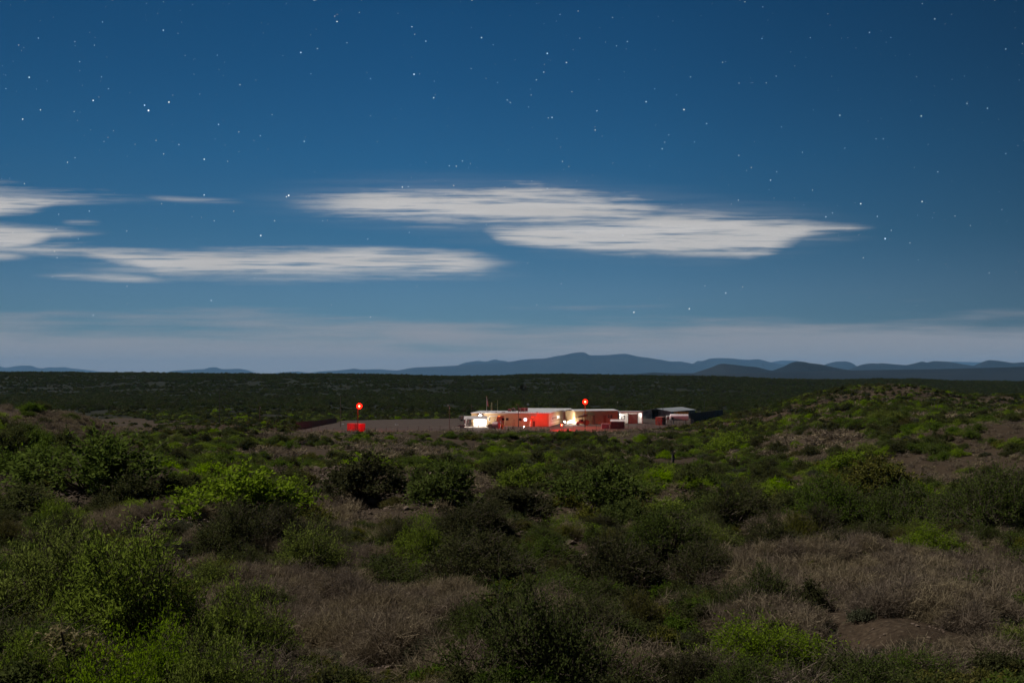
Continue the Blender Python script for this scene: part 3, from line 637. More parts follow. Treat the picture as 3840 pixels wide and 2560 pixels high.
grass('dry_grass', 14500, 12, 46, T_NEAR, .035, 5, .7, 2.1, .03)
grass('dry_grass_bank', 34000, 46, 150, T_FAR, .13, 6, .8, 1.6, -.12)
grass('distant_dry_grass', 26000, 150, 420, [tuft(30 + k, 50, .4, .7, .07, .4) for k in range(2)], .18, 7, 1.0, 2.2, -.2)

# ---- loose stones
stone_m = mat('stone', (.075, .054, .042), .9, noise=(2.5, (.175, .130, .10), .35, .65), spec=.15)
def stone(seed):
    g = np.random.RandomState(seed); t_ = (1 + 5 ** .5) / 2
    v = np.array([(-1, t_, 0), (1, t_, 0), (-1, -t_, 0), (1, -t_, 0), (0, -1, t_), (0, 1, t_), (0, -1, -t_), (0, 1, -t_), (t_, 0, -1), (t_, 0, 1), (-t_, 0, -1), (-t_, 0, 1)], float) / 1.9
    v = v * g.uniform(.7, 1.25, (12, 1)) * np.array([1.2, .9, .62])
    f = [(0, 11, 5), (0, 5, 1), (0, 1, 7), (0, 7, 10), (0, 10, 11), (1, 5, 9), (5, 11, 4), (11, 10, 2), (10, 7, 6), (7, 1, 8), (3, 9, 4), (3, 4, 2), (3, 2, 6), (3, 6, 8), (3, 8, 9), (4, 9, 5), (2, 4, 11), (6, 2, 10), (8, 6, 7), (9, 8, 1)]
    return np_mesh('stone', v, f, np.full(20, 3), stone_m)
STN = [stone(k) for k in range(5)]
g = np.random.RandomState(8); n = 130000
y = np.sqrt(g.uniform(12 ** 2, 110 ** 2, n)); px = g.uniform(-200, 4040, n); x = (px - CX) / F * y; z = height(x, y); row = rowof(y, z)
keep = inside(STONY, px, row, 1.15) | (g.rand(n) < np.where(y < 40, .30, .12)); x, y, z = x[keep], y[keep], z[keep]
s = np.exp(g.normal(math.log(.030), .55, len(x))) * np.clip(y / 26, .8, 1.8)
scatter('gravel', STN, np.stack([x, y, z + s * .2], -1), np.stack([s] * 3, -1), seedv=9, tilt=.4)
# ================================================================== the compound
def P(px, row, z=0.0):
    d = (H - z) * F / (row - HZ); return ((px - CX) / F * d, d)
def PD(px, d, row=None):
    return ((px - CX) / F * d, d) if row is None else ((px - CX) / F * d, d, H - (row - HZ) / F * d)
class MB:
    def __init__(s): s.v = []; s.f = []; s.mi = []
    def quad(s, pts, m=0):
        k = len(s.v); s.v += [tuple(p) for p in pts]; s.f.append(list(range(k, k + len(pts)))); s.mi.append(m); return s
    def box(s, x0, x1, y0, y1, z0, z1, m=0):
        k = len(s.v); s.v += [(x, y, z) for z in (z0, z1) for y in (y0, y1) for x in (x0, x1)]
        for f in ((0, 2, 3, 1), (4, 5, 7, 6), (0, 1, 5, 4), (2, 6, 7, 3), (0, 4, 6, 2), (1, 3, 7, 5)): s.f.append([k + i for i in f]); s.mi.append(m)
        return s
    def tube(s, p0, p1, r0, r1=None, n=8, m=0, cap=True):
        p0, p1 = Vector(p0), Vector(p1); r1 = r0 if r1 is None else r1; d = (p1 - p0).normalized(); a = d.orthogonal().normalized(); b = d.cross(a); k = len(s.v)
        for p, r in ((p0, r0), (p1, r1)):
            for i in range(n):
                t = 2 * math.pi * i / n; s.v.append(tuple(p + a * math.cos(t) * r + b * math.sin(t) * r))
        for i in range(n): s.f.append([k + i, k + (i + 1) % n, k + n + (i + 1) % n, k + n + i]); s.mi.append(m)
        if cap: s.f.append([k + i for i in range(n)][::-1]); s.f.append([k + n + i for i in range(n)]); s.mi += [m, m]
        return s
    def path(s, pts, r, n=6, m=0):
        for a, b in zip(pts, pts[1:]): s.tube(a, b, r, r, n, m)
        return s
    def ball(s, c, r, n=10, m=0, sz=1.0):
        k = len(s.v); rings = n // 2
        for i in range(rings + 1):
            th = math.pi * i / rings
            for j in range(n): s.v.append((c[0] + r * math.sin(th) * math.cos(2 * math.pi * j / n), c[1] + r * math.sin(th) * math.sin(2 * math.pi * j / n), c[2] + r * sz * math.cos(th)))
        for i in range(rings):
            for j in range(n): s.f.append([k + i * n + j, k + (i + 1) * n + j, k + (i + 1) * n + (j + 1) % n, k + i * n + (j + 1) % n]); s.mi.append(m)
        return s
    def ribs(s, x0, x1, y, z0, z1, step=.45, out=-.035, w=.12):
        x = x0 + step / 2
        while x < x1 - w: s.box(x, x + w, min(y, y + out), max(y, y + out), z0, z1); x += step
        return s
    def build(s, name, mats, parent=None, smooth=False):
        me = bpy.data.meshes.new(name); me.from_pydata(s.v, [], s.f)
        for mm in (mats if isinstance(mats, (list, tuple)) else [mats]): me.materials.append(mm)
        me.polygons.foreach_set('material_index', s.mi)
        if smooth: me.polygons.foreach_set('use_smooth', [True] * len(s.f))
        me.update(); return link(name, me, parent)
def emis(name, col, st):
    m = bpy.data.materials.new(name); m.use_nodes = True; b = m.node_tree.nodes['Principled BSDF']
    b.inputs['Base Color'].default_value = (0, 0, 0, 1); b.inputs['Specular IOR Level'].default_value = 0; b.inputs['Emission Color'].default_value = (*col, 1); b.inputs['Emission Strength'].default_value = st; return m
def lamp(parent, loc, power, col, rad=.12, name='bulb_light'):
    ld = bpy.data.lights.new(name, 'POINT'); ld.energy = power; ld.color = col; ld.shadow_soft_size = rad
    o = bpy.data.objects.new(name, ld); COL.objects.link(o); o.parent = parent; o.location = loc; return o
W_TAN = mat('tan_metal', (.44, .31, .17), .55, noise=(.6, (.36, .25, .13), .35, .7), spec=.3)
W_CREAM = mat('cream_metal', (.62, .56, .42), .55, noise=(.7, (.54, .48, .36), .35, .7), spec=.3)
W_ROOF = mat('pale_roof_metal', (.46, .44, .44), .45, noise=(.4, (.36, .35, .35), .4, .65), spec=.4)
W_GREY = mat('grey_sheet_metal', (.26, .26, .25), .6, noise=(.5, (.15, .15, .14), .35, .65), spec=.3)
W_WHITE = mat('white_paint', (.78, .78, .76), .6, noise=(1.5, (.68, .67, .65), .4, .7))
W_BROWN = mat('brown_trim', (.10, .06, .04), .6)
W_DARK = mat('dark_steel', (.035, .032, .030), .6, noise=(3, (.06, .05, .045), .4, .6))
W_WOOD = mat('weathered_pole', (.10, .072, .052), .85, noise=(4, (.16, .12, .09), .4, .65))
W_RED = mat('red_container_paint', (.42, .035, .025), .6, noise=(1.2, (.28, .035, .028), .4, .7))
W_RUST = mat('rusty_container_paint', (.30, .11, .08), .75, noise=(1.1, (.16, .085, .07), .38, .62))
W_PINK = mat('faded_red_tank', (.30, .15, .15), .5, noise=(1.2, (.2, .09, .09), .4, .7))
W_TANK = mat('white_tank_steel', (.62, .58, .60), .4, noise=(1.0, (.5, .45, .48), .4, .7))
W_YEL = mat('yellow_paint', (.60, .36, .04), .6, noise=(3, (.45, .27, .04), .4, .7))
W_TYRE = mat('rubber', (.02, .02, .02), .9, noise=(8, (.035, .033, .03), .4, .6))
W_GLASS = mat('dark_glass', (.012, .014, .018), .1, spec=.6)
W_DOOR = mat('roller_door_paint', (.30, .12, .06), .6, noise=(1.5, (.23, .09, .05), .4, .7))
W_CONC = mat('concrete', (.30, .27, .25), .9, noise=(1.5, (.22, .19, .17), .4, .7))
W_SCREEN = mat('fence_screen_cloth', (.11, .11, .11), .9, noise=(1.5, (.15, .15, .15), .4, .7))
RED_L = emis('red_bulb', (1.0, .16, .07), 34); RED_G = emis('red_glow_lens', (1.0, .006, .002), 9); RED_S = emis('red_sign_light', (1.0, .03, .01), 2.2); AMB_L = emis('amber_light', (1.0, .22, .04), 3.0)
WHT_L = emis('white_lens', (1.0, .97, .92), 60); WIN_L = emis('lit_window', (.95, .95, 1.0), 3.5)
REDC, WHC = (1.0, .004, .001), (1.0, .93, .80)

def window(parent, x, y, z, w_, h_, mt=None, frame=W_BROWN, cross=True, out=-1):
    o = out
    f = MB(); ya, yb = sorted((y + o * .07, y + o * .005)); t_ = .07
    for a in ((x, x + w_, z, z + t_), (x, x + w_, z + h_ - t_, z + h_), (x, x + t_, z + t_, z + h_ - t_), (x + w_ - t_, x + w_, z + t_, z + h_ - t_)): f.box(a[0], a[1], ya, yb, a[2], a[3])
    if cross: f.box(x + w_ / 2 - .03, x + w_ / 2 + .03, ya, yb, z + t_, z + h_ - t_)
    fo = f.build('window', frame, parent)
    yc, yd = sorted((y + o * .04, y + o * .02))
    MB().box(x + t_, x + w_ - t_, yc, yd, z + t_, z + h_ - t_).build('pane', mt or W_GLASS, fo)
    return fo

# ---------- main building: front block and the long rear wing, local x along the front wall, y away from the camera
A0 = PD(1768, 450.0); ANG = -.18
mainb = thing('metal_building', 'long low tan metal building, flat pale roof, its right end glowing red', 'building', (A0[0], A0[1], .05), ANG)
LW = 30.9; ZF, ZB = 5.1, 5.45
wl = MB()
wl.box(0, LW, 0, .15, 0, ZF - .02); wl.ribs(0, 20.5, 0, .1, ZF - .05, .5); wl.ribs(23.2, LW, 0, .1, ZF - .05, .5)
wl.box(0, .15, .15, 18, 0, ZF - .02); wl.box(LW - .15, LW, .15, 40, 0, ZF - .02); wl.box(.15, 18, 17.85, 18, 0, ZF - .02); wl.box(18, 18.15, 18, 40, 0, ZF - .02); wl.box(18.15, LW - .15, 39.85, 40, 0, ZF - .02)
yy = .4
while yy < 39.5: wl.box(LW, LW + .035, yy, yy + .12, .1, ZF - .05); yy += .5
wl.build('wall', W_TAN, mainb)
rf = MB(); e = .35
rf.v += [(-e, -e, ZF), (LW + e, -e, ZF), (LW + e, 18, ZF + .28), (-e, 18, ZF + .28), (18, 18, ZF + .28), (LW + e, 40.3, ZF + .1), (18, 40.3, ZF + .1)]
n0 = len(rf.v); rf.v += [(x, y, z + .14) for x, y, z in rf.v]
for f in ((0, 3, 2, 1), (4, 6, 5, 2), (7, 8, 9, 10), (11, 9, 12, 13), (0, 1, 8, 7), (1, 2, 9, 8), (2, 5, 12, 9), (5, 6, 13, 12), (6, 4, 11, 13), (3, 0, 7, 10), (4, 3, 10, 11)): rf.f.append(list(f)); rf.mi.append(0)
x = 0.2
while x < LW: rf.box(x, x + .05, -e, 17.6, ZF + .15, ZF + .17) if False else None; x += .6
roof = rf.build('roof', W_ROOF, mainb)
MB().box(-e - .02, LW + e + .02, -e - .06, -e - .005, ZF - .10, ZF + .15).build('fascia', W_ROOF, mainb)
for k in range(14): MB().tube((17.5 + k * .95, 2.0 + (k % 2) * .3, ZF + .16), (17.5 + k * .95, 2.0 + (k % 2) * .3, ZF + .42), .07, .07, 6).build('roof_vent', W_DARK, roof)
for lx, ly in ((9.0, 3), (11.5, 3.4), (12.2, 3.3), (4.8, 7), (25.7, 1.5)): MB().box(lx, lx + .7, ly, ly + .5, ZF + .2, ZF + .48).build('roof_hatch', W_GREY, roof)
window(mainb, 6.9, 0, 2.0, 1.0, 1.5, frame=W_WHITE); window(mainb, 12.2, 0, 2.3, 1.05, .95); window(mainb, 13.9, 0, 2.3, 1.05, .95); window(mainb, 19.1, 0, 2.2, 1.0, 1.0)
window(mainb, 21.0, 0, 2.1, 1.25, 1.1, mt=WIN_L, frame=W_WHITE, cross=False)
dr = MB().box(1.9, 2.8, -.06, -.005, 0, 2.1).build('door', W_WHITE, mainb); MB().box(2.65, 2.7, -.12, -.062, .95, 1.1).build('handle', W_DARK, dr)
# boxed porch and the awning by the red door
pc = MB(); pc.box(7.9, 10.6, -1.7, -.04, 0, 3.9); pc.ribs(7.9, 10.6, -1.7, .1, 3.85, .5); pc.build('porch', W_TAN, mainb)
MB().box(7.6, 10.9, -2.0, -.04, 3.92, 4.06).build('porch_roof', W_ROOF, mainb)
pd = MB().box(9.6, 10.4, -1.80, -1.745, 0, 2.1).build('door', W_BROWN, mainb); MB().box(9.68, 9.74, -1.88, -1.81, 1.0, 1.12).build('handle', W_GREY, pd)
MB().box(10.62, 11.5, -.25, -.05, 3.85, 4.02).build('amber_strip_light', AMB_L, mainb)
MB().box(23.4, 26.3, -1.5, -.04, 4.25, 4.36).build('awning', W_ROOF, mainb)
rd = MB().box(24.6, 25.5, -.07, -.005, 0, 2.1).build('door', W_BROWN, mainb)
MB().box(24.0, 25.0, -.3, -.09, 3.55, 3.75).build('red_strip_light', RED_S, mainb)
MB().box(23.8, 24.05, -.16, -.04, 2.0, 2.75).build('red_door_panel', RED_S, mainb)
for k in range(8):
    w_ = MB(); yk = 8.5 + k * 3.7 + (k % 2) * .3
    w_.box(LW + .04, LW + .10, yk, yk + 1.1, 2.15, 3.5); wo = w_.build('window', W_WHITE, mainb)
    MB().box(LW + .105, LW + .125, yk + .12, yk + .98, 2.27, 3.38).build('pane', WIN_L if k in (4, 5) else W_GLASS, wo)
MB().box(LW + .04, LW + .09, 5, 39, 1.02, 1.14).build('skirting_rail', W_CREAM, mainb)
for k, yk in enumerate((28, 33, 38)): MB().box(LW + .04, LW + .30, yk, yk + .3, 4.5, 4.68).build('wall_lamp', W_GREY, mainb)
lamp(mainb, (27.0, -4.0, 3.6), 850, REDC, .2)
# roof-top coolers
for k, (px, d, w_, h_) in enumerate(((1911, 458, 1.2, 1.15), (1925, 459, 1.0, 1.55), (1931, 461, .8, 1.15), (1949, 456, .9, 1.5), (1960, 457, 1.5, 1.6), (1967, 459, .8, 1.45), (1974, 461, 1.1, 1.55))):
    x, y = PD(px, d); zb = ZF + .30
    labs = ['low wide cooler, first in the row on the flat roof', 'tall narrow cooler, second in the roof row, left of the dark pole', 'short pale cooler tucked behind the second roof cooler', 'narrow cooler half hidden behind the dark pole',
            'biggest roof cooler, with a dark square grille', 'cooler squeezed behind the biggest one', 'last cooler of the roof row, nearest the ridged roof']
    t_ = thing('rooftop_cooler', labs[k], 'cooler', (x, y, zb), ANG, 'coolers on the flat roof')
    MB().box(-w_ / 2, w_ / 2, -w_ / 2, w_ / 2, .18, h_).build('cabinet', W_PINK if k % 2 == 0 else W_GREY, t_)
    st = MB()
    for sx in (-1, 1):
        for sy in (-1, 1): st.box(sx * w_ * .4 - .05, sx * w_ * .4 + .05, sy * w_ * .4 - .05, sy * w_ * .4 + .05, -.1, .178)
    st.build('stand', W_DARK, t_)
    gr = MB()
    for j in range(6): gr.box(-w_ * .36, w_ * .36, -w_ / 2 - .04, -w_ / 2 - .004, .32 + j * (h_ - .6) / 6, .32 + (j + .55) * (h_ - .6) / 6)
    gr.build('grille', W_DARK, t_)

# ---------- rear building with a ridge
B3 = PD(2132, 482.6)
rb = thing('gabled_building', 'cream gabled building behind the red wing, its lit end by the white ramp', 'building', (B3[0], B3[1], .05), ANG)
L3, D3, E3, R3 = 19.5, 14.4, 4.75, 5.75
w3 = MB(); w3.box(-L3, 0, 0, .15, 0, E3); w3.ribs(-L3, 0, 0, .1, E3 - .03, .5); w3.box(-L3, 0, D3 - .15, D3, 0, E3)
for xx in (-L3, -.15):
    w3.v += [(xx, .15, 0), (xx, D3 - .15, 0), (xx, D3 - .15, E3), (xx, D3 / 2, R3 - .1), (xx, .15, E3), (xx + .15, .15, 0), (xx + .15, D3 - .15, 0), (xx + .15, D3 - .15, E3), (xx + .15, D3 / 2, R3 - .1), (xx + .15, .15, E3)]
    k = len(w3.v) - 10
    for f in ((0, 1, 2, 3, 4), (9, 8, 7, 6, 5), (4, 3, 8, 9), (3, 2, 7, 8)): w3.f.append([k + i for i in f]); w3.mi.append(0)
w3.build('wall', W_CREAM, rb)
r3 = MB()
for s_ in (0, 1):
    ya, yb = (-.35, D3 / 2) if s_ == 0 else (D3 / 2, D3 + .35); za, zb = (E3 + .02, R3 + .02) if s_ == 0 else (R3 + .02, E3 + .02)
    k = len(r3.v); r3.v += [(-L3 - .3, ya, za), (.3, ya, za), (.3, yb, zb), (-L3 - .3, yb, zb), (-L3 - .3, ya, za + .12), (.3, ya, za + .12), (.3, yb, zb + .12), (-L3 - .3, yb, zb + .12)]
    for f in ((0, 3, 2, 1), (4, 5, 6, 7), (0, 1, 5, 4), (1, 2, 6, 5), (2, 3, 7, 6), (3, 0, 4, 7)): r3.f.append([k + i for i in f]); r3.mi.append(0)
r3.build('roof', W_ROOF, rb)
gd = MB().box(.02, .08, 2.2, 5.0, 1.5, 3.9).build('door', W_DARK, rb)
MB().box(.02, .06, 8, 11, 2.0, 3.2).build('window', W_GLASS, rb)

# ---------- white ramp and stair landing
rp = PD(2126, 468.0)
ramp = thing('access_ramp', 'white railed ramp and covered landing, dazzling under a floodlight', 'ramp', (rp[0], rp[1], .05), ANG)
rm = MB(); rm.v += [(0, 0, .05), (0, 1.6, .05), (4.2, 0, 1.45), (4.2, 1.6, 1.45), (0, 0, -.02), (0, 1.6, -.02), (4.2, 0, 1.2), (4.2, 1.6, 1.2)]
for f in ((0, 2, 3, 1), (4, 5, 7, 6), (0, 4, 6, 2), (1, 3, 7, 5), (0, 1, 5, 4), (2, 6, 7, 3)): rm.f.append(list(f)); rm.mi.append(0)
rm.build('ramp_deck', W_WHITE, ramp)
MB().box(4.22, 6.6, 0, 3.2, 1.22, 1.45).build('landing', W_WHITE, ramp)
for (x0, y0) in ((4.3, .06), (6.4, .06), (4.3, 3.0), (6.4, 3.0)): MB().box(x0, x0 + .12, y0, y0 + .12, 0, 1.2).build('support', W_WHITE, ramp)
for (x0, y0) in ((4.6, .0), (5.9, .0)): MB().box(x0, x0 + .28, y0 + .02, y0 + .28, 1.46, 4.55).build('post', W_WHITE, ramp)
MB().box(4.3, 6.7, -.2, 3.2, 4.56, 4.72).build('landing_roof', W_ROOF, ramp)
pn = MB()
for k in range(9): pn.box(.1 + k * .46, .5 + k * .46, -.06, -.01, .1 + k * .155, 1.05 + k * .155)
pn.build('ramp_railing', W_WHITE, ramp)
pn = MB()
for k in range(4): pn.box(4.3 + k * .58, 4.84 + k * .58, -.06, -.01, 1.4, 2.5)
pn.build('landing_railing', W_WHITE, ramp)
fl = thing('floodlight', 'blinding white ground floodlight at the foot of the ramp', 'floodlight', (*PD(2118, 464), .05))
MB().tube((0, 0, 0), (0, 0, .9), .05).build('post', W_DARK, fl); MB().box(-.3, .3, -.1, .1, .9, 1.3).build('housing', W_DARK, fl)
MB().box(-.26, .26, .105, .13, .94, 1.26).build('lens', WHT_L, fl); MB().box(-.26, .26, -.13, -.105, .94, 1.26).build('lens', WHT_L, fl)
lamp(fl, (2.4, .3, 1.6), 3200, WHC, .3); lamp(fl, (4.5, -1.5, .9), 700, WHC, .2)

# ---------- ribbed tan building and the open bays beside it
B4 = PD(2155, 465.0); a4 = .27
w4b = thing('ribbed_metal_building', 'ribbed tan metal building with an orange glow, behind the truck', 'building', (B4[0], B4[1], .05), a4)
L4 = 18.8; Z4 = 5.35
w4 = MB(); w4.box(0, L4, 0, .15, 0, Z4); w4.ribs(0, L4, 0, .05, Z4 - .02, .42, -.07, .14); w4.box(0, .15, .15, 12, 0, Z4); w4.box(L4 - .15, L4, .15, 12, 0, Z4); w4.box(.15, L4 - .15, 11.85, 12, 0, Z4); w4.build('wall', W_TAN, w4b)
rr4 = MB(); rr4.v += [(-.3, -.35, Z4 + .02), (L4 + .3, -.35, Z4 + .02), (L4 + .3, 6, Z4 + .55), (-.3, 6, Z4 + .55), (L4 + .3, 12.3, Z4 + .02), (-.3, 12.3, Z4 + .02)]
rr4.v += [(x, y, z + .12) for x, y, z in rr4.v[:6]]
for f in ((6, 7, 8, 9), (9, 8, 10, 11), (0, 3, 2, 1), (3, 5, 4, 2), (0, 1, 7, 6), (4, 5, 11, 10), (1, 2, 8, 7), (2, 4, 10, 8), (3, 0, 6, 9), (5, 3, 9, 11)): rr4.f.append(list(f)); rr4.mi.append(0)
rr4.build('roof', W_ROOF, w4b)
d4 = MB().box(7.6, 8.7, -.13, -.075, 0, 3.6).build('door', W_DOOR, w4b); MB().box(7.7, 7.78, -.2, -.135, 1.0, 1.15).build('handle', W_DARK, d4)
MB().box(12.4, 13.6, -.13, -.075, 0, 3.6).build('door', W_DOOR, w4b)
MB().box(1.0, 1.25, -.3, -.08, 3.0, 3.25).build('wall_lamp', W_DARK, w4b)
B5 = PD(2318, 471.5)
bay = thing('open_bay_shed', 'open shed, white-lit bay on one side and a closed roller door', 'shed', (B5[0] + .15, B5[1], .05), .25)
L5, Z5 = 10.6, 4.85
b5 = MB(); b5.box(0, L5, 5.85, 6, 0, Z5); b5.box(0, .12, .02, 5.84, 0, Z5); b5.box(L5 - .12, L5, .02, 5.84, 0, Z5); b5.ribs(.12, L5 - .12, 5.85, .05, Z5 - .05, .5); b5.build('wall', W_WHITE, bay)
MB().box(-.25, L5 + .25, -.3, 6.2, Z5 + .01, Z5 + .15).build('roof', W_ROOF, bay)
MB().box(-.02, L5, -.05, .015, Z5 - .55, Z5 - .005).build('header_beam', W_CREAM, bay)
for xx in (0.13, 4.15, 8.3, L5 - .3): MB().box(xx, xx + .18, -.04, .14, 0, Z5 - .56).build('post', W_DARK if xx in (4.15, 8.3) else W_WHITE, bay)
rdr = MB()
for k in range(20): rdr.box(4.36, 8.27, .02 + (k % 2) * .02, .08 + (k % 2) * .02, .02 + k * .19, .2 + k * .19)
rdr.build('roller_door', W_DOOR, bay)
MB().box(4.36, 8.27, -.03, .15, 3.84, 4.0).build('door_track', W_BROWN, bay)
wf = MB()
for xx in (1.6, 2.3, 3.0, 3.7): wf.box(xx, xx + .10, 2.0, 2.1, 0, 3.9)
for zz in (1.5, 2.4, 3.3): wf.box(1.7, 3.7, 2.02, 2.08, zz, zz + .08)
wf.build('window', W_WHITE, bay); MB().box(1.7, 3.7, 2.12, 2.16, 1.6, 3.3).build('pane', W_GLASS, bay)
pt = MB()
for k in range(6): pt.box(8.6 + k * .34, 8.64 + k * .34, .3, .34, .1, 4.2)
pt.box(8.6, 10.4, .26, .3, 2.2, 2.26); pt.build('stud_partition', W_WHITE, bay)
lf = MB().box(1.0, 2.2, 1.0, 1.3, 4.5, 4.6).build('ceiling_light', WHT_L, bay); MB().box(9.0, 9.8, 1.5, 1.8, 4.5, 4.6).build('ceiling_light', WHT_L, bay)
lamp(bay, (1.2, 1.3, 3.4), 700, WHC, .25); lamp(bay, (9.4, 2.2, 4.0), 160, WHC, .2); lamp(bay, (6.3, .35, 4.5), 30, WHC, .1)

# ---------- grey barn
bn_ = Vector((.88, -.475, 0)).normalized(); ang_b = math.atan2(-.475, .88)
barn = thing('barn', 'grey sheet metal barn, wide low roof and a dark open doorway', 'barn', (60.3, 526.0, .05), ang_b)
WB, LB, EB, RB = 14.0, 33.0, 3.5, 4.75
wb = MB()
def gab(y0, y1, x0, x1):   # gable wall piece from x0 to x1
    top = lambda x: EB + (RB - EB) * (1 - abs(x - WB / 2) / (WB / 2)) - .02
    xs = [x0] + ([WB / 2] if x0 < WB / 2 < x1 else []) + [x1]; k = len(wb.v)
    for y in (y0, y1): wb.v += [(x, y, 0) for x in xs] + [(x, y, top(x)) for x in xs]
    n = len(xs); A_ = list(range(k, k + n)); Bt = list(range(k + n, k + 2 * n)); C_ = list(range(k + 2 * n, k + 3 * n)); Dt = list(range(k + 3 * n, k + 4 * n))
    wb.f += [A_ + Bt[::-1], (C_ + Dt[::-1])[::-1], [A_[0], C_[0], Dt[0], Bt[0]], [A_[-1], Bt[-1], Dt[-1], C_[-1]]]; wb.mi += [0] * 4
gab(0, .12, 0, 4.6); gab(0, .12, 9.2, WB); gab(LB - .12, LB, 0, WB)
wb.box(0, .12, .13, LB - .13, 0, EB - .02); wb.box(WB - .12, WB, .13, 9, 0, EB - .02); wb.box(WB - .12, WB, 24, LB - .13, 0, EB - .02); wb.ribs(0, 4.6, 0, .05, EB - .1, .6); wb.ribs(9.2, WB, 0, .05, EB - .1, .6)
wb.box(7.0, 9.15, 2.2, 2.3, 0, 3.9)
wb.build('wall', mat('barn_sheet', (.30, .30, .26), .6, noise=(.45, (.13, .13, .115), .38, .62), spec=.3), barn)
rbm = MB()
for s_ in (0, 1):
    xa, xb = (-.4, WB / 2) if s_ == 0 else (WB / 2, WB + .4); za, zb = (EB - .03, RB) if s_ == 0 else (RB, EB - .03); k = len(rbm.v)
    rbm.v += [(xa, -.5, za), (xb, -.5, zb), (xb, LB + .5, zb), (xa, LB + .5, za), (xa, -.5, za + .1), (xb, -.5, zb + .1), (xb, LB + .5, zb + .1), (xa, LB + .5, za + .1)]
    for f in ((0, 3, 2, 1), (4, 5, 6, 7), (0, 1, 5, 4), (1, 2, 6, 5), (2, 3, 7, 6), (3, 0, 4, 7)): rbm.f.append([k + i for i in f]); rbm.mi.append(0)
rbm.build('roof', mat('grey_roof_metal', (.24, .25, .27), .5, noise=(.4, (.19, .20, .21), .4, .6), spec=.35), barn)
MB().box(2.0, 2.5, -.15, -.05, 2.9, 3.3).build('vent', W_DARK, barn); MB().box(11.4, 11.9, -.15, -.05, 2.9, 3.3).build('vent', W_DARK, barn)
MB().box(.1, 4.5, -.06, -.045, 1.75, 1.82).build('girt', W_DARK, barn)

# ---------- containers
def container(label, loc, rz, mt, w_=2.5, l_=6.1, h_=2.9):
    c = thing('shipping_container', label, 'container', loc, rz)
    b = MB(); b.box(0, l_, 0, w_, .15, h_ - .1)
    x = .1
    while x < l_ - .2: b.box(x, x + .16, -.045, 0, .25, h_ - .2); b.box(x, x + .16, w_, w_ + .045, .25, h_ - .2); x += .32
    b.build('body', mt, c); MB().box(-.03, l_ + .03, -.06, w_ + .06, h_ - .098, h_).build('roof', mt, c); MB().box(-.02, l_ + .02, -.05, w_ + .05, 0, .148).build('base_rail', mt, c)
    for k in range(2):
        d_ = MB().box(-.06, -.005, .12 + k * (w_ / 2 - .08), w_ / 2 - .05 + k * (w_ / 2 - .08) + .06, .25, h_ - .2).build('door', mt, c)
        for j in range(2): MB().tube((-.1, .45 + k * 1.15 + j * .3, .3), (-.1, .45 + k * 1.15 + j * .3, h_ - .25), .025, .025, 5).build('lock_rod', W_GREY, d_)
    return c
q = P(1300, 1617.5)
container('bright red container standing alone on the gravel under a red lamp', (q[0], q[1] + 1.0, .06), -.62, W_RED, 2.9, 6.1, 2.8)
q = P(2483, 1594.0)
rc = container('rusty red brown container beside the long white tank', (q[0], q[1], .06), 1.20, W_RUST, 2.75, 6.3, 3.2)

# ---------- long white tank on saddles
def htank(name, label, px, d, z, r, l_, rz, mt, cat='tank', saddle=True):
    t_ = thing(name, label, cat, (*PD(px, d), .06), rz)
    b = MB(); prof = [(0, .0), (.02, .45), (.1, .8), (.25, .97), (.45, 1.0)]
    ring = [(x_, r * f_) for x_, f_ in prof] + [(l_ - x_, r * f_) for x_, f_ in prof[::-1]]; n = 20
    for x_, rr in ring:
        for i in range(n): b.v.append((x_, rr * math.cos(2 * math.pi * i / n), z + rr * math.sin(2 * math.pi * i / n)))
    for j in range(len(ring) - 1):
        for i in range(n): b.f.append([j * n + i, (j + 1) * n + i, (j + 1) * n + (i + 1) % n, j * n + (i + 1) % n]); b.mi.append(0)
    b.build('shell', mt, t_, True)
    if saddle:
        for f_ in (.2, .8): MB().box(l_ * f_ - .15, l_ * f_ + .15, -r * .8, r * .8, 0, z - r * .75).build('saddle', W_GREY, t_)
    return t_
wt = htank('storage_tank', 'long white cylindrical tank with a railing on top, under the barn eave', 2511, 468, 2.75, 1.35, 7.9, -.08, W_TANK)
rl = MB()
for k in range(7): rl.tube((1.9 + k * .95, -.3, 4.0), (1.9 + k * .95, -.3, 4.8), .035, .035, 5)
rl.tube((1.9, -.3, 4.8), (7.7, -.3, 4.8), .04, .04, 5); rl.tube((1.9, -.3, 4.45), (7.7, -.3, 4.45), .03, .03, 5); rl.build('railing', W_YEL, wt)
MB().box(.6, 1.5, -1.5, -1.36, 1.9, 2.9).build('hatch', W_DARK, wt); MB().box(.62, .85, -1.55, -1.505, 2.0, 2.8).build('gauge_panel', W_WHITE, wt)
htank('storage_tank', 'small grey tank half hidden behind the rusty container', 2497, 478, 2.3, .9, 2.6, 0, W_GREY)
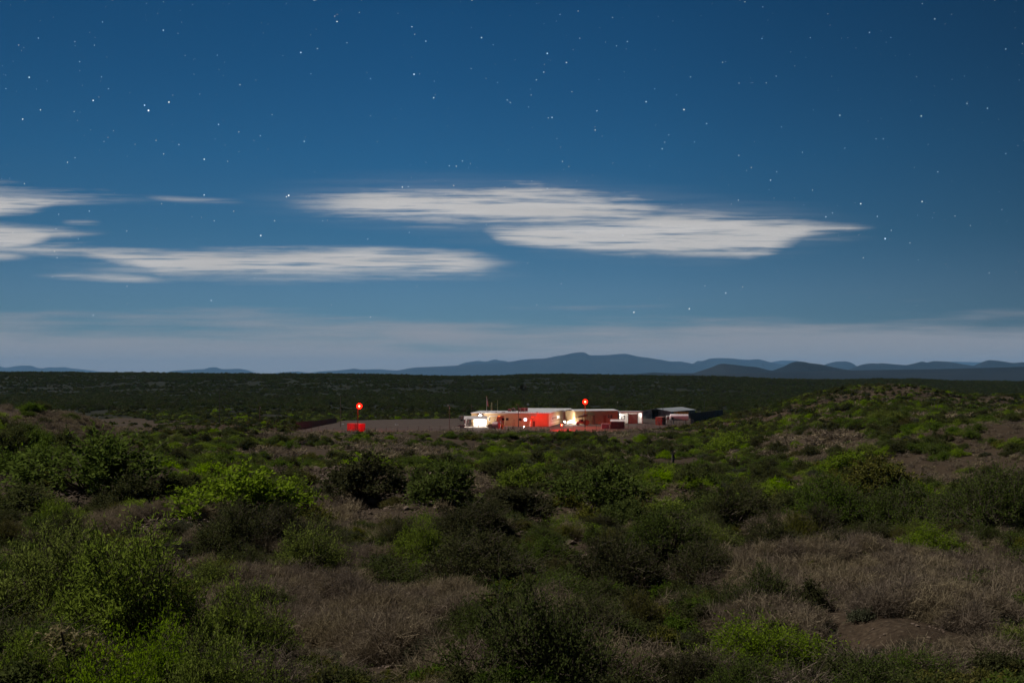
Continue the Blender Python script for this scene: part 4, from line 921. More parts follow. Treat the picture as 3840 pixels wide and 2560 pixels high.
# round fuel tank and what stands round it
ft = htank('fuel_tank', 'faded red round ended fuel tank standing before the tan wall', 1849, 424, 1.55, 1.15, 2.9, -.55, W_PINK)
MB().tube((.6, 0, 2.6), (.6, 0, 3.3), .06).ball((.6, 0, 3.35), .14).build('vent_pipe', W_DARK, ft); MB().tube((1.5, 0, 2.6), (1.5, 0, 3.15), .06).ball((1.5, 0, 3.2), .13).build('vent_pipe', W_DARK, ft)
MB().box(-1.2, .1, -1.0, .9, .05, 1.9).build('pump_cabinet', W_BROWN, ft); MB().box(-1.5, 4.4, -1.6, 1.5, -.06, .1).build('pad', W_CONC, ft)
yb = thing('storage_box', 'small yellow box beside the faded red fuel tank', 'box', (*PD(1878, 424), .1), -.1)
MB().box(0, .85, 0, .8, 0, 1.4).build('body', W_YEL, yb); MB().box(-.04, .89, -.04, .84, 1.401, 1.47).build('lid', W_YEL, yb); MB().box(.1, .75, -.03, -.002, .5, .55).build('handle', W_DARK, yb)
sb = thing('barrier', 'low white topped barrier with an orange post, beside the yellow box', 'barrier', (*PD(1887, 425), .06), 0)
MB().box(0, 1.6, 0, .12, .95, 1.15).build('rail', W_WHITE, sb); MB().box(.35, .5, 0, .12, 0, .949).build('post', W_YEL, sb); MB().box(1.3, 1.45, 0, .12, 0, .949).build('post', W_WHITE, sb)
sl = thing('concrete_slab', 'pale flat concrete slab on the gravel below the fuel tank', 'slab', (*PD(1842, 413), .03)); MB().box(0, 8.2, 0, 2.6, 0, .09).build('slab_top', W_CONC, sl)
for px, row, lab in ((1922, 1609, 'squat dark hand pump on the gravel before the tan wall'), (1965, 1609, 'dark hydrant with a bright top before the lit window')):
    x, y = P(px, row); t_ = thing('hydrant', lab, 'hydrant', (x, y, .06)); MB().tube((0, 0, 0), (0, 0, .9), .14, .11).build('barrel', W_DARK, t_)
    MB().ball((0, 0, .98), .15).build('cap', WHT_L if px == 1965 else W_DARK, t_); MB().tube((-.3, 0, .55), (.3, 0, .55), .06).build('outlet', W_DARK, t_)  # bright top is put in as an emitting cap, though it is no lamp
    if px == 1922: MB().tube((.1, 0, .7), (.9, .1, .25), .05).tube((.9, .1, .25), (1.0, .1, 0), .2, .2).build('hose', W_DARK, t_)

# ---------- floodlit canopy on posts
cp = PD(1742, 436); can = thing('canopy', 'small gabled metal canopy on white posts, flooded with white light', 'canopy', (cp[0], cp[1], .05), -.05)
ro = MB(); Lc, Dc = 8.3, 4.2
for (ya, za, yb_, zb_) in ((-.3, 3.15, Dc / 2, 4.25), (Dc / 2, 4.25, Dc + .3, 3.15)):
    k = len(ro.v); ro.v += [(-.3, ya, za), (Lc + .3, ya, za), (Lc + .3, yb_, zb_), (-.3, yb_, zb_), (-.3, ya, za + .08), (Lc + .3, ya, za + .08), (Lc + .3, yb_, zb_ + .08), (-.3, yb_, zb_ + .08)]
    for f in ((0, 3, 2, 1), (4, 5, 6, 7), (0, 1, 5, 4), (1, 2, 6, 5), (2, 3, 7, 6), (3, 0, 4, 7)): ro.f.append([k + i for i in f]); ro.mi.append(0)
for k in range(14):
    x = -.1 + k * .62; kk = len(ro.v); ro.v += [(x, -.3, 3.235), (x + .06, -.3, 3.235), (x + .06, Dc / 2 - .05, 4.31), (x, Dc / 2 - .05, 4.31), (x, -.3, 3.28), (x + .06, -.3, 3.28), (x + .06, Dc / 2 - .05, 4.355), (x, Dc / 2 - .05, 4.355)]
    for f in ((4, 5, 6, 7), (0, 1, 5, 4), (1, 2, 6, 5), (3, 0, 4, 7)): ro.f.append([kk + i for i in f]); ro.mi.append(0)
ro.build('roof', W_ROOF, can)
for xx in (0.05, 1.3, 4.3, Lc - .2):
    for yy in ((.05, Dc - .2) if xx != 1.3 else (.05,)): MB().box(xx, xx + .15, yy, yy + .15, 0, 3.15).build('post', W_WHITE, can)
gp = MB(); gp.v += [(Lc + .1, 0, 3.16), (Lc + .1, Dc, 3.16), (Lc + .1, Dc / 2, 4.2), (Lc + .16, 0, 3.16), (Lc + .16, Dc, 3.16), (Lc + .16, Dc / 2, 4.2)]
for f in ((0, 1, 2), (5, 4, 3), (0, 3, 4, 1), (1, 4, 5, 2), (2, 5, 3, 0)): gp.f.append(list(f)); gp.mi.append(0)
gp.build('gable_panel', W_CREAM, can)
MB().box(3.2, Lc - .3, Dc - .05, Dc, .3, 3.1).build('back_screen', W_WHITE, can)
MB().box(-.4, Lc + .4, -.4, Dc + .6, -.04, .06).build('pad', W_CONC, can)
wlm = thing('wall_floodlight', 'dazzling white floodlight on the cream wall above the canopy', 'floodlight', (*PD(1801, 445.2), 0))
MB().box(-.3, .3, -.15, .3, 4.2, 4.5).build('housing', W_GREY, wlm); MB().box(-.38, .38, -.19, -.155, 4.12, 4.58).build('lens', WHT_L, wlm)
lamp(wlm, (0, -1.6, 4.35), 2800, WHC, .2)
lamp(can, (5.6, 2.2, 2.85), 2800, WHC, .3, 'canopy_light'); MB().box(5.0, 6.2, 2.0, 2.3, 3.0, 3.08).build('light_fixture', WHT_L, can)
tb = thing('picnic_table', 'white lit picnic table under the canopy', 'table', (*PD(1792, 436.3), .11), .05)
MB().box(0, 1.8, 0, .75, .70, .76).build('tabletop', W_WOOD, tb)
for yy in (-.45, .9): MB().box(0, 1.8, yy, yy + .28, .42, .46).build('bench', W_WOOD, tb)
for xx in (.25, 1.45): MB().box(xx, xx + .1, -.4, 1.1, .34, .42).box(xx, xx + .1, .0, .1, 0, .34).box(xx, xx + .1, .65, .75, 0, .34).box(xx, xx + .1, .3, .42, .42, .70).build('leg', W_WOOD, tb)
bs_ = thing('trash_barrel', 'dark barrel at the end of the canopy by the cream wall', 'barrel', (*PD(1831, 437), .11)); MB().tube((0, 0, 0), (0, 0, .9), .32, .32, 12).build('body', W_DARK, bs_); MB().tube((0, 0, .901), (0, 0, .95), .34, .34, 12).build('lid', W_GREY, bs_)
for i_, (px, h_) in enumerate(((1775, 1.6), (1793, 1.3), (1815, 1.9))):
    x, y = PD(px, 433.5); t_ = thing('guard_post', ['dark post left of the lit canopy middle', 'short dark post before the lit canopy', 'tall dark post with a valve before the lit canopy'][i_], 'post', (x, y, .06)); MB().tube((0, 0, 0), (0, 0, h_), .06).build('pipe', W_DARK, t_)
    MB().ball((0, 0, h_), .12).build('cap', W_DARK, t_); 
    if i_ == 2: MB().tube((-.25, 0, 1.1), (.25, 0, 1.1), .05).build('valve', W_DARK, t_)

# ---------- vehicles
def wheel(parent, x, y, r, w_, nm='wheel'):
    wh = MB().tube((x, y - w_ / 2, r), (x, y + w_ / 2, r), r, r, 14).build(nm, W_TYRE, parent)
    MB().tube((x, y - w_ / 2 - .02, r), (x, y + w_ / 2 + .02, r), r * .5, r * .5, 10).build('rim', W_GREY, wh)
fb = thing('flatbed_trailer', 'low flatbed trailer with twin wheels beside the canopy', 'trailer', (*PD(1704, 432), .06), .02)
MB().box(1.2, 4.3, -.9, .9, .65, .8).build('deck', W_WOOD, fb); dk = MB().tube((-.3, 0, .5), (1.2, .0, .6), .06).tube((.1, 0, 0), (.1, 0, .55), .05)
dk.build('drawbar', W_DARK, fb); MB().box(1.25, 4.25, -.9, -.85, .81, 1.05).box(1.25, 4.25, .85, .9, .81, 1.05).build('side_rail', W_GREY, fb)
for xx in (2.45, 3.3):
    for s_ in (-1, 1): wheel(fb, xx, s_ * 1.02, .36, .2)
MB().box(2.0, 3.7, -1.16, -.9, .76, .8).build('mudguard', W_GREY, fb); MB().ball((2.1, 0, 1.1), .3).build('winch', W_DARK, fb)
et = thing('enclosed_trailer', 'small grey box trailer parked behind the canopy, at the lot edge', 'trailer', (*PD(1720, 500), -.02), .0)
MB().box(0, 2.55, 0, 1.8, .55, 2.25).build('body', W_CREAM, et); MB().box(-.05, 2.6, -.08, 1.88, 2.251, 2.34).build('roof', W_GREY, et); wheel(et, 1.3, -.12, .42, .2); wheel(et, 1.3, 1.9, .42, .2)
for xx in (.5, 1.7): MB().box(xx, xx + .3, -.03, -.002, 1.3, 1.8).build('window', W_GLASS, et)
MB().tube((2.55, .9, .6), (3.4, .9, .5), .05).build('drawbar', W_DARK, et)
tx, ty_ = PD(2160, 456.0)
tk = thing('utility_truck', 'dark truck with a red lit cab and a raised sloping canopy on its bed', 'truck', (tx, ty_, .06), .12)
W_TRK = mat('truck_paint', (.30, .075, .06), .35, noise=(2, (.24, .06, .05), .4, .6), spec=.5)
cb = MB(); pr = [(0, .75), (.05, 1.35), (1.2, 1.5), (1.65, 2.35), (2.75, 2.4), (2.85, .75)]
k = 0
for y in (-1.0, 1.0): cb.v += [(x, y, z) for x, z in pr]
n = len(pr); cb.f += [list(range(n))[::-1], list(range(n, 2 * n))]; cb.mi += [0, 0]
for i in range(n): j = (i + 1) % n; cb.f.append([i, j, j + n, i + n]); cb.mi.append(0)
cb.build('cab', W_TRK, tk); MB().box(1.75, 2.6, -1.04, -1.005, 1.6, 2.2).build('window', W_GLASS, tk)
wsd = MB().quad([(1.22, -.85, 1.56), (1.22, .85, 1.56), (1.62, .85, 2.33), (1.62, -.85, 2.33)]).quad([(1.19, .85, 1.57), (1.19, -.85, 1.57), (1.59, -.85, 2.34), (1.59, .85, 2.34)]); wsd.build('windscreen', W_GLASS, tk)
MB().box(-.12, .05, -1.0, 1.0, .5, .74).build('bumper', W_GREY, tk)
for yy in (-.8, .55): MB().box(-.02, .045, yy, yy + .25, .95, 1.2).build('headlight', W_WHITE, tk)
MB().box(2.86, 5.0, -.95, .95, .7, .85).box(2.86, 5.0, -.97, -.92, .86, 1.3).box(2.86, 5.0, .92, .97, .86, 1.3).build('bed', W_DARK, tk)
for xx in (.8, 3.9):
    for s_ in (-1, 1): wheel(tk, xx, s_ * .93, .46, .28)
cn = MB(); cn.v += [(-.3, -1.2, 3.0), (-.3, 1.2, 3.0), (4.6, 1.2, 3.6), (4.6, -1.2, 3.6), (-.3, -1.2, 3.12), (-.3, 1.2, 3.12), (4.4, 1.2, 4.55), (4.4, -1.2, 4.55)]
for f in ((0, 1, 2, 3), (7, 6, 5, 4), (0, 3, 7, 4), (1, 5, 6, 2), (0, 4, 5, 1), (3, 2, 6, 7)): cn.f.append(list(f)); cn.mi.append(0)
cn.build('sloping_canopy', W_BROWN, tk); MB().tube((2.6, -.8, .9), (2.6, -.8, 3.4), .06).tube((4.6, -.8, .9), (4.4, -.8, 3.7), .06).tube((4.6, .8, .9), (4.4, .8, 3.7), .06).tube((2.6, .8, .9), (2.6, .8, 3.4), .06).build('canopy_frame', W_DARK, tk)
MB().box(3.0, 3.6, -.3, .3, 4.15, 4.75).build('roof_unit', W_GREY, tk)
sp_ = thing('cable_spool', 'big dark spool standing upright at the tail of the truck', 'spool', (*PD(2199, 455), .06), .1)
for yy in (-.5, .42): MB().tube((0, yy, 1.15), (0, yy + .08, 1.15), 1.15, 1.15, 20).build('flange', W_BROWN, sp_)
MB().tube((0, -.42, 1.15), (0, .42, 1.15), .6, .6, 14).build('core', W_DARK, sp_)
gt = thing('pipe_gate', 'long sagging pipe gate reaching from the truck to the metal shed', 'gate', (*PD(2204, 446), .06), .03)
for za, zb_, nm in ((2.25, 1.65, 'top_rail'), (1.3, 1.1, 'middle_rail')): MB().tube((0, 0, za), (5.3, 0, zb_), .045).build(nm, W_DARK, gt)
MB().tube((5.3, 0, 0), (5.3, 0, 1.7), .07).build('post', W_DARK, gt); MB().tube((0, 0, 0), (0, 0, 2.3), .06).build('post', W_DARK, gt)
for k in range(6): MB().tube((.8 + k * .8, 0, 0.1), (.8 + k * .8, 0, 2.2 - (.8 + k * .8) * .11), .02, .02, 5).build('picket', W_DARK, gt)

# ---------- shed and cabinets in front
sx, sy = PD(2290, 424)
sh = thing('small_shed', 'small dark shed with a pale ribbed roof, close to the fence', 'shed', (sx, sy, .05), .02)
MB().box(0, 5.2, 0, 2.6, 0, 2.75).ribs(0, 5.2, 0, .05, 2.7, .5, -.03).build('wall', mat('dark_siding', (.10, .072, .062), .8, noise=(1, (.07, .05, .045), .4, .6)), sh)
ra = MB(); ra.v += [(-.15, -.25, 2.72), (5.35, -.25, 2.72), (5.35, 1.4, 3.45), (-.15, 1.4, 3.45), (5.35, 2.8, 2.8), (-.15, 2.8, 2.8)]; ra.v += [(x, y, z + .07) for x, y, z in ra.v[:6]]
for f in ((6, 7, 8, 9), (9, 8, 10, 11), (0, 3, 2, 1), (3, 5, 4, 2), (0, 1, 7, 6), (4, 5, 11, 10), (1, 2, 8, 7), (2, 4, 10, 8), (3, 0, 6, 9), (5, 3, 9, 11)): ra.f.append(list(f)); ra.mi.append(0)
ra.build('roof', W_ROOF, sh)
uc = thing('utility_cabinet', 'pale grey cabinet behind the fence, left of the small shed', 'cabinet', (*PD(2256, 424), .05), 0)
MB().box(0, 2.9, 0, 1.2, .1, 1.9).build('body', W_GREY, uc); MB().box(-.05, 2.95, -.06, 1.25, 1.901, 1.98).build('lid', W_ROOF, uc); MB().box(.1, 1.4, -.03, -.003, .25, 1.8).build('door', W_GREY, uc); MB().box(1.5, 2.8, -.03, -.003, .25, 1.8).build('door', W_GREY, uc)

# ---------- poles and lights
def pole(name, label, px, d, h_, mt=W_WOOD, r=.13, cat='pole', group=None, z0=None):
    x, y = PD(px, d); z = hz(x, y) if z0 is None else z0
    t_ = thing(name, label, cat, (x, y, z)); MB().tube((0, 0, -.1), (0, 0, h_), r, r * .7, 8).build('pole', mt, t_); return t_
def topz(row, d): return H - (row - HZ) / F * d
W_POLE = mat('shade_black_pole', (.012, .010, .009), .95, noise=(4, (.02, .017, .014), .4, .6), spec=0.0)  # shade put into the colour: near-black, so the nearby lamp hardly lights it
def lit_post(label, px, d, row_lamp, dx, power, col=REDC):
    h_ = topz(row_lamp, d); t_ = pole('red_lamp_post', label, px, d, h_ - .3, W_POLE, .15, 'lamp post', z0=0)
    MB().tube((0, 0, h_ - .5), (dx, -.2, h_ - .1), .05).build('arm', W_POLE, t_)
    hd = MB().tube((dx, -.25, h_ + .30), (dx, -.25, h_ + .42), .5, .2, 10).build('lamp_head', W_POLE, t_)
    hd.location = (0, 0, .28)
    MB().tube((dx, -.62, h_), (dx, -.30, h_), .95, .35, 18, cap=False).tube((dx, -.30, h_), (dx, -.24, h_), .35, .35, 12).build('reflector', W_DARK, t_)
    MB().tube((dx, -.66, h_), (dx, -.625, h_), .95, .95, 18).build('lens', RED_G, t_); MB().ball((dx, -.80, h_), .27, 12).build('bulb', RED_L, t_)
    lamp(t_, (dx, -2.2, h_ - .4), power, col, .2); return t_
lit_post('lamp post burning red above the bright red container', 1342, 398.5, 1522, .6, 10000)
lit_post('lamp post burning red between the truck and the ribbed building', 2194, 438, 1506, 0, 17000, (1.0, .075, .012))
t_ = pole('hooked_lamp_post', 'tall unlit lamp post with a hooked arm, behind the red container', 1277, 441, topz(1482, 441), W_WOOD, .14, 'lamp post'); hh = topz(1482, 441)
MB().path([(0, 0, hh - .3), (.25, 0, hh + .15), (.9, 0, hh + .3), (1.7, 0, hh + .15)], .05).build('arm', W_DARK, t_); MB().box(1.4, 2.0, -.12, .12, hh, hh + .15).build('lamp_head', W_DARK, t_)
t_ = pole('area_light_pole', 'thin dark lamp pole on the open gravel, between container and canopy', 1685, 427, topz(1519, 427), W_WOOD, .13, 'lamp post'); hh = topz(1519, 427)
MB().tube((0, 0, hh - .2), (-.4, -.3, hh + .05), .04).build('arm', W_DARK, t_); MB().box(-.65, -.25, -.5, -.2, hh, hh + .18).build('lamp_head', W_WHITE, t_); MB().box(.05, .3, -.25, 0, hh - 1.1, hh - .8).build('junction_box', W_WHITE, t_)
t_ = pole('area_light_pole', 'dark lamp pole rising in front of the tan wall and roof coolers', 1944, 433, topz(1516, 433), W_DARK, .17, 'lamp post'); hh = topz(1516, 433)
MB().tube((0, 0, hh - .4), (-.5, -.3, hh), .05).build('arm', W_DARK, t_); MB().box(-.9, -.35, -.5, -.2, hh - .02, hh + .14).build('lamp_head', W_ROOF, t_)
def flood_quad(label, px, d, row_top, hd=.42, z0=None):
    x, y = PD(px, d); z = hz(x, y) if z0 is None else z0; h_ = topz(row_top, d) - z
    t_ = thing('floodlight_mast', label, 'floodlight', (x, y, z)); MB().tube((0, 0, -.1), (0, 0, h_ - .3), .09, .08).build('mast', W_DARK, t_)
    MB().box(-.62, .62, -.05, .05, h_ - .75, h_ - .67).build('crossbar', W_DARK, t_)
    for sx_ in (-1, 1):
        for zz in (h_ - .55, h_ - 1.2): MB().box(sx_ * .55 - hd / 2, sx_ * .55 + hd / 2, -.25, -.06, zz - .02, zz + hd).build('lamp_head', W_DARK, t_)
    return t_
flood_quad('four dark unlit floodlights on a mast beside the small shed', 2288, 421, 1554, .5)
flood_quad('small cluster of four unlit floodlights by the grey box trailer', 1741, 470, 1530, .4)
flood_quad('cluster of four floodlights standing in the brush, left of the lot', 1036, 400, 1570, .42)
pole('utility_pole', 'tall bare wooden pole in the brush, tallest on the left', 823, 430, topz(1480, 430) - 0, W_DARK, .17, 'pole')
t_ = pole('utility_pole', 'shorter wooden pole in the brush near the floodlight cluster', 974, 430, topz(1536, 430), W_WOOD, .14, 'pole'); MB().box(.1, .35, -.15, .05, topz(1536, 430) - .8, topz(1536, 430) - .5).build('insulator_box', W_WHITE, t_)
pole('utility_pole', 'dark pole standing before the open doorway of the barn', 2486, 500, topz(1506, 500), W_DARK, .15, 'pole', z0=0)
t_ = pole('utility_pole', 'pole with a crossarm beyond the grey screen fence', 2641, 580, 9.0, W_DARK, .15, 'pole'); MB().box(-.9, .9, -.08, .08, 8.3, 8.45).build('crossarm', W_DARK, t_)
t_ = pole('utility_pole', 'thin pole with a pale lamp behind the open bay shed', 2316, 560, topz(1504, 560), W_DARK, .1, 'pole'); MB().box(-.25, .25, -.1, .1, topz(1504, 560), topz(1504, 560) + .6).build('lamp_head', W_CREAM, t_)
pole('utility_pole', 'short thin pole behind the grey box trailer', 1768, 500, 8.4, W_WOOD, .09, 'pole')
# bollard lamp
bx, by = P(2106, 1612.5)
bl = thing('bollard_lamp', 'low red lamp on two posts before the red wing, glowing', 'lamp', (bx, by, .0))
MB().tube((-.3, 0, 0), (-.2, 0, 1.55), .07).build('post', W_RED, bl); MB().tube((.3, 0, 0), (.2, 0, 1.55), .07).build('post', W_RED, bl); MB().ball((0, 0, 1.9), .36, 12, sz=.8).build('lens', RED_G, bl); MB().ball((0, -.3, 1.9), .17, 10).build('bulb', RED_L, bl); MB().box(-.4, .4, -.12, .12, 1.52, 1.58).build('bracket', W_DARK, bl)
lamp(bl, (0, .1, 3.2), 12000, REDC, .15)
# flag
fpx, fpy = PD(1825, 480); hh = topz(1487, 480)
fp = thing('flagpole', 'white flagpole behind the cream end of the building', 'flagpole', (fpx, fpy, 0)); MB().tube((0, 0, 0), (0, 0, hh), .09, .06).build('pole', W_WHITE, fp); MB().ball((0, 0, hh + .1), .12).build('finial', W_YEL, fp)
W_FR = mat('flag_red', (.45, .03, .04), .8); W_FW = mat('flag_white', (.75, .72, .70), .8); W_FB = mat('flag_blue', (.03, .05, .18), .8)
fv_, ff_, fm_ = [], [], []; nu, nv = 13, 22
for j in range(nv + 1):
    for i in range(nu + 1):
        a = i / nu; b_ = j / nv; wd_ = .22 + .62 * b_ ** .8 * (1 - .25 * b_)
        fv_.append((.08 + a * wd_ * (1.0 if b_ < .9 else .8), .10 * math.sin(a * 19 + b_ * 2), hh - .35 - b_ * 3.1 - a * .9))
for j in range(nv):
    for i in range(nu): k = j * (nu + 1) + i; ff_.append([k, k + 1, k + nu + 2, k + nu + 1]); fm_.append(2 if (j < 9 and i < 6) else (0 if i % 2 == 0 else 1))
me = bpy.data.meshes.new('flag'); me.from_pydata([(x + fpx, y + fpy, z) for x, y, z in fv_], [], ff_); [me.materials.append(mm) for mm in (W_FR, W_FW, W_FB)]; me.polygons.foreach_set('material_index', fm_)
fo = link('flag', me); sd_ = fo.modifiers.new('thick', 'SOLIDIFY'); sd_.thickness = .02; tag(fo, 'limp striped flag, red and white with a blue corner, on the white flagpole', 'flag')
for px, rt, r, lab in ((1844, 1508, .22, 'thick pale green mast behind the cream end of the roof'), (1840.5, 1519, .07, 'thin green rod just left of the thick pale mast'), (1866, 1500, .07, 'thin pale rod standing apart, right of the thick mast')):
    d = 482; t_ = thing('antenna_mast', lab, 'mast', (*PD(px, d), 0)); MB().tube((0, 0, 0), (0, 0, topz(rt, d)), r, r * .8).build('mast', mat('pale_green_mast', (.42, .45, .25), .6), t_); MB().tube((0, 0, 0), (0, 0, .3), r * 2, r * 2).build('base', W_CONC, t_)
# satellite dish behind the building
ds = thing('satellite_dish', 'small white dish catching light in the dark trees behind the roof', 'dish', (*PD(1980, 520), 0)); hh = topz(1516, 520)
MB().tube((0, 0, 0), (0, 0, hh - .2), .06).build('mast', W_DARK, ds); dd = MB()
for i in range(12): a0, a1 = 2 * math.pi * i / 12, 2 * math.pi * (i + 1) / 12; dd.quad([(0, .25, hh), (.55 * math.cos(a0), 0, hh + .55 * math.sin(a0)), (.55 * math.cos(a1), 0, hh + .55 * math.sin(a1))])
dm = dd.build('reflector', W_WHITE, ds); dm.modifiers.new('thick', 'SOLIDIFY').thickness = .03
# windmill
wd_ = 600; wm = thing('windmill', 'dark farm windmill with a lattice tower, behind the roof coolers', 'windmill', (*PD(1963, wd_), hz(*PD(1963, wd_)))); hh = topz(1452, wd_) - wm.location.z
tw = MB()
for sx_ in (-1, 1):
    for sy_ in (-1, 1): tw.tube((sx_ * 1.4, sy_ * 1.4, 0), (sx_ * .15, sy_ * .15, hh - .2), .09, .06, 5)
for k in range(6):
    a, b_ = k / 6.5, (k + 1) / 6.5; wa, wb2 = 1.4 - 1.25 * a, 1.4 - 1.25 * b_; za, zb_ = a * hh, b_ * hh
    for s_ in (-1, 1): tw.tube((-wa, s_ * wa, za), (wb2, s_ * wb2, zb_), .035, .035, 4); tw.tube((s_ * wa, -wa, za), (s_ * wb2, wb2, zb_), .035, .035, 4); tw.tube((-wb2, s_ * wb2, zb_), (wb2, s_ * wb2, zb_), .035, .035, 4)
tw.build('tower', W_DARK, wm); fan = MB()
for k in range(16):
    a = 2 * math.pi * k / 16; c_, s_ = math.cos(a), math.sin(a); c2, s2 = math.cos(a + .26), math.sin(a + .26)
    fan.quad([(.5 * c_, -.45, hh + .5 * s_), (1.85 * c_, -.55, hh + 1.85 * s_), (1.85 * c2, -.35, hh + 1.85 * s2), (.5 * c2, -.4, hh + .5 * s2)])
fan.tube((0, -.55, hh), (0, -.2, hh), .22); fo = fan.build('wheel', W_DARK, wm); fo.modifiers.new('thick', 'SOLIDIFY').thickness = .03
MB().box(-.04, .04, .2, 2.2, hh - .05, hh + .05).build('tail_boom', W_DARK, wm); MB().box(-1.9, -.3, 1.6, 1.66, hh - .45, hh + .45).build('tail_vane', W_DARK, wm)

# ---------- fences
def fence(name, label, line, post_h, step, post_m, mesh_m=None, screen=None, top=True, z_of=None, bars=None):
    cum = [0.0]
    for a, b_ in zip(line, line[1:]): cum.append(cum[-1] + math.dist(a, b_))
    n = max(1, round(cum[-1] / step)); ptsf = []
    for k in range(n + 1):
        s_ = cum[-1] * k / n; x = np.interp(s_, cum, [p[0] for p in line]); y = np.interp(s_, cum, [p[1] for p in line])
        ptsf.append(Vector((x, y, z_of(s_ / cum[-1]) if z_of else hz(x, y))))
    o = ptsf[0].copy(); t_ = thing(name, label, 'fence', o); ptsf = [p - o for p in ptsf]
    for p in ptsf: MB().tube(p + Vector((0, 0, -.1)), p + Vector((0, 0, post_h)), .055, .055, 6).build('post', post_m, t_)
    if screen:
        sc_ = MB()
        for a, b_ in zip(ptsf, ptsf[1:]): sc_.quad([a + Vector((0, 0, .05)), b_ + Vector((0, 0, .05)), b_ + Vector((0, 0, post_h - .03)), a + Vector((0, 0, post_h - .03))])
        so = sc_.build('screen', screen, t_); so.modifiers.new('thick', 'SOLIDIFY').thickness = .03
    else:
        wr = MB()
        for a, b_ in zip(ptsf, ptsf[1:]):
            for hh_ in (.15, post_h * .5, post_h - .05): wr.tube(a + Vector((0, 0, hh_)), b_ + Vector((0, 0, hh_)), .014, .014, 4, cap=False)
            L_ = (b_ - a).length; m_ = int(L_ / .45)
            for j in range(m_):
                p0, p1 = a.lerp(b_, j / m_), a.lerp(b_, min(1, (j + 3) / m_))
                wr.tube(p0 + Vector((0, 0, .15)), p1 + Vector((0, 0, post_h - .05)), .005, .005, 3, cap=False); wr.tube(p1 + Vector((0, 0, .15)), p0 + Vector((0, 0, post_h - .05)), .005, .005, 3, cap=False)
        wr.build('mesh', mesh_m or W_DARK, t_)
    return t_
fence('chain_link_fence', 'chain link fence along the front of the lot, left of the bollard lamp', [P(1168, 1620), P(1270, 1624.5), P(1432, 1623), P(1680, 1620.5), P(1820, 1620), P(1934, 1623.5), P(2070, 1622)], 2.3, 3.8, W_DARK)
fence('chain_link_fence', 'chain link fence from the bollard lamp to the small shed', [P(2152, 1612), P(2240, 1613), P(2340, 1613), P(2420, 1610)], 2.3, 4.0, W_DARK)
fence('picket_fence', 'tall thin dark bars between the bay shed and rusty container', [P(2418, 1601), P(2452, 1600)], 2.3, .62, W_DARK)
fence('chain_link_fence', 'chain link fence in front of the rusty container and white tank', [P(2452, 1603), P(2530, 1601), P(2600, 1596)], 2.4, 2.9, W_DARK)
pA, pB = PD(2600, 462), PD(2711, 552)
fence('screen_fence', 'dark grey cloth covered fence climbing away from the barn', [PD(2590, 462), PD(2711, 512)], 4.6, 3.4, W_DARK, screen=W_SCREEN, z_of=lambda f: .1)
fence('screen_fence', 'dark screened fence at the far left side of the lot', [P(1110, 1612), P(1180, 1598), P(1262, 1583)], 2.4, 3.2, W_DARK, screen=mat('brown_fence_cloth', (.045, .040, .034), .9, noise=(1.2, (.07, .06, .05), .4, .7)))
# ---------- small things on the lot
for i_, (px, row, lab) in enumerate(((1488, 1592.5, 'pale flattened scrap lying alone on the open gravel'), (1614, 1610, 'small dark scrap on the gravel near the thin lamp pole'), (1286, 1590, 'pale board lying behind the red container'))):
    x, y = P(px, row); t_ = thing('scrap', lab, 'debris', (x, y, .06), i_ * .7); MB().box(-.7, .7, -.3, .3, 0, .1).build('sheet', W_WHITE if i_ != 1 else W_DARK, t_); MB().box(-.2, .4, -.1, .25, .101, .25).build('lump', W_GREY, t_)
for i_, (px, row) in enumerate(((2160, 1600), (2204, 1606), (2212, 1607))):
    pass
hp = thing('tarp_bundle', 'pale wrapped bundle leaning by the red lit door', 'bundle', (*PD(1988, 443), .06), .1)
tbm = MB(); tbm.tube((0, 0, 0), (.15, .1, 1.0), .28, .34, 9).tube((.15, .1, 1.0), (.3, .2, 2.3), .34, .08, 9).build('tarp', W_CREAM, hp); MB().tube((.12, .08, .9), (.16, .1, 1.02), .37, .37, 9).build('strap', W_DARK, hp)
hb = thing('handcart', 'dark frame leaning on the tan wall left of the dark lamp pole', 'cart', (*PD(1923, 441.8), .06), -.1)
MB().tube((0, 0, .2), (.2, .5, 2.6), .04).tube((.6, 0, .2), (.8, .5, 2.6), .04).tube((.2, .5, 2.6), (.8, .5, 2.6), .04).tube((.1, .2, 1.2), (.7, .2, 1.2), .03).build('frame', W_DARK, hb); wheel(hb, .3, 0, .2, .5)
eb = thing('electric_meter_box', 'grey meter box standing by the tan wall, right of the porch', 'cabinet', (*PD(1875, 445.5), .06), ANG)
MB().box(0, .4, 0, .3, 0.6, 2.3).build('body', W_GREY, eb); MB().box(.1, .3, .05, .25, 0, .59).build('stand', W_WHITE, eb); MB().box(.05, .35, -.03, -.002, 1.5, 2.1).build('door', W_ROOF, eb)

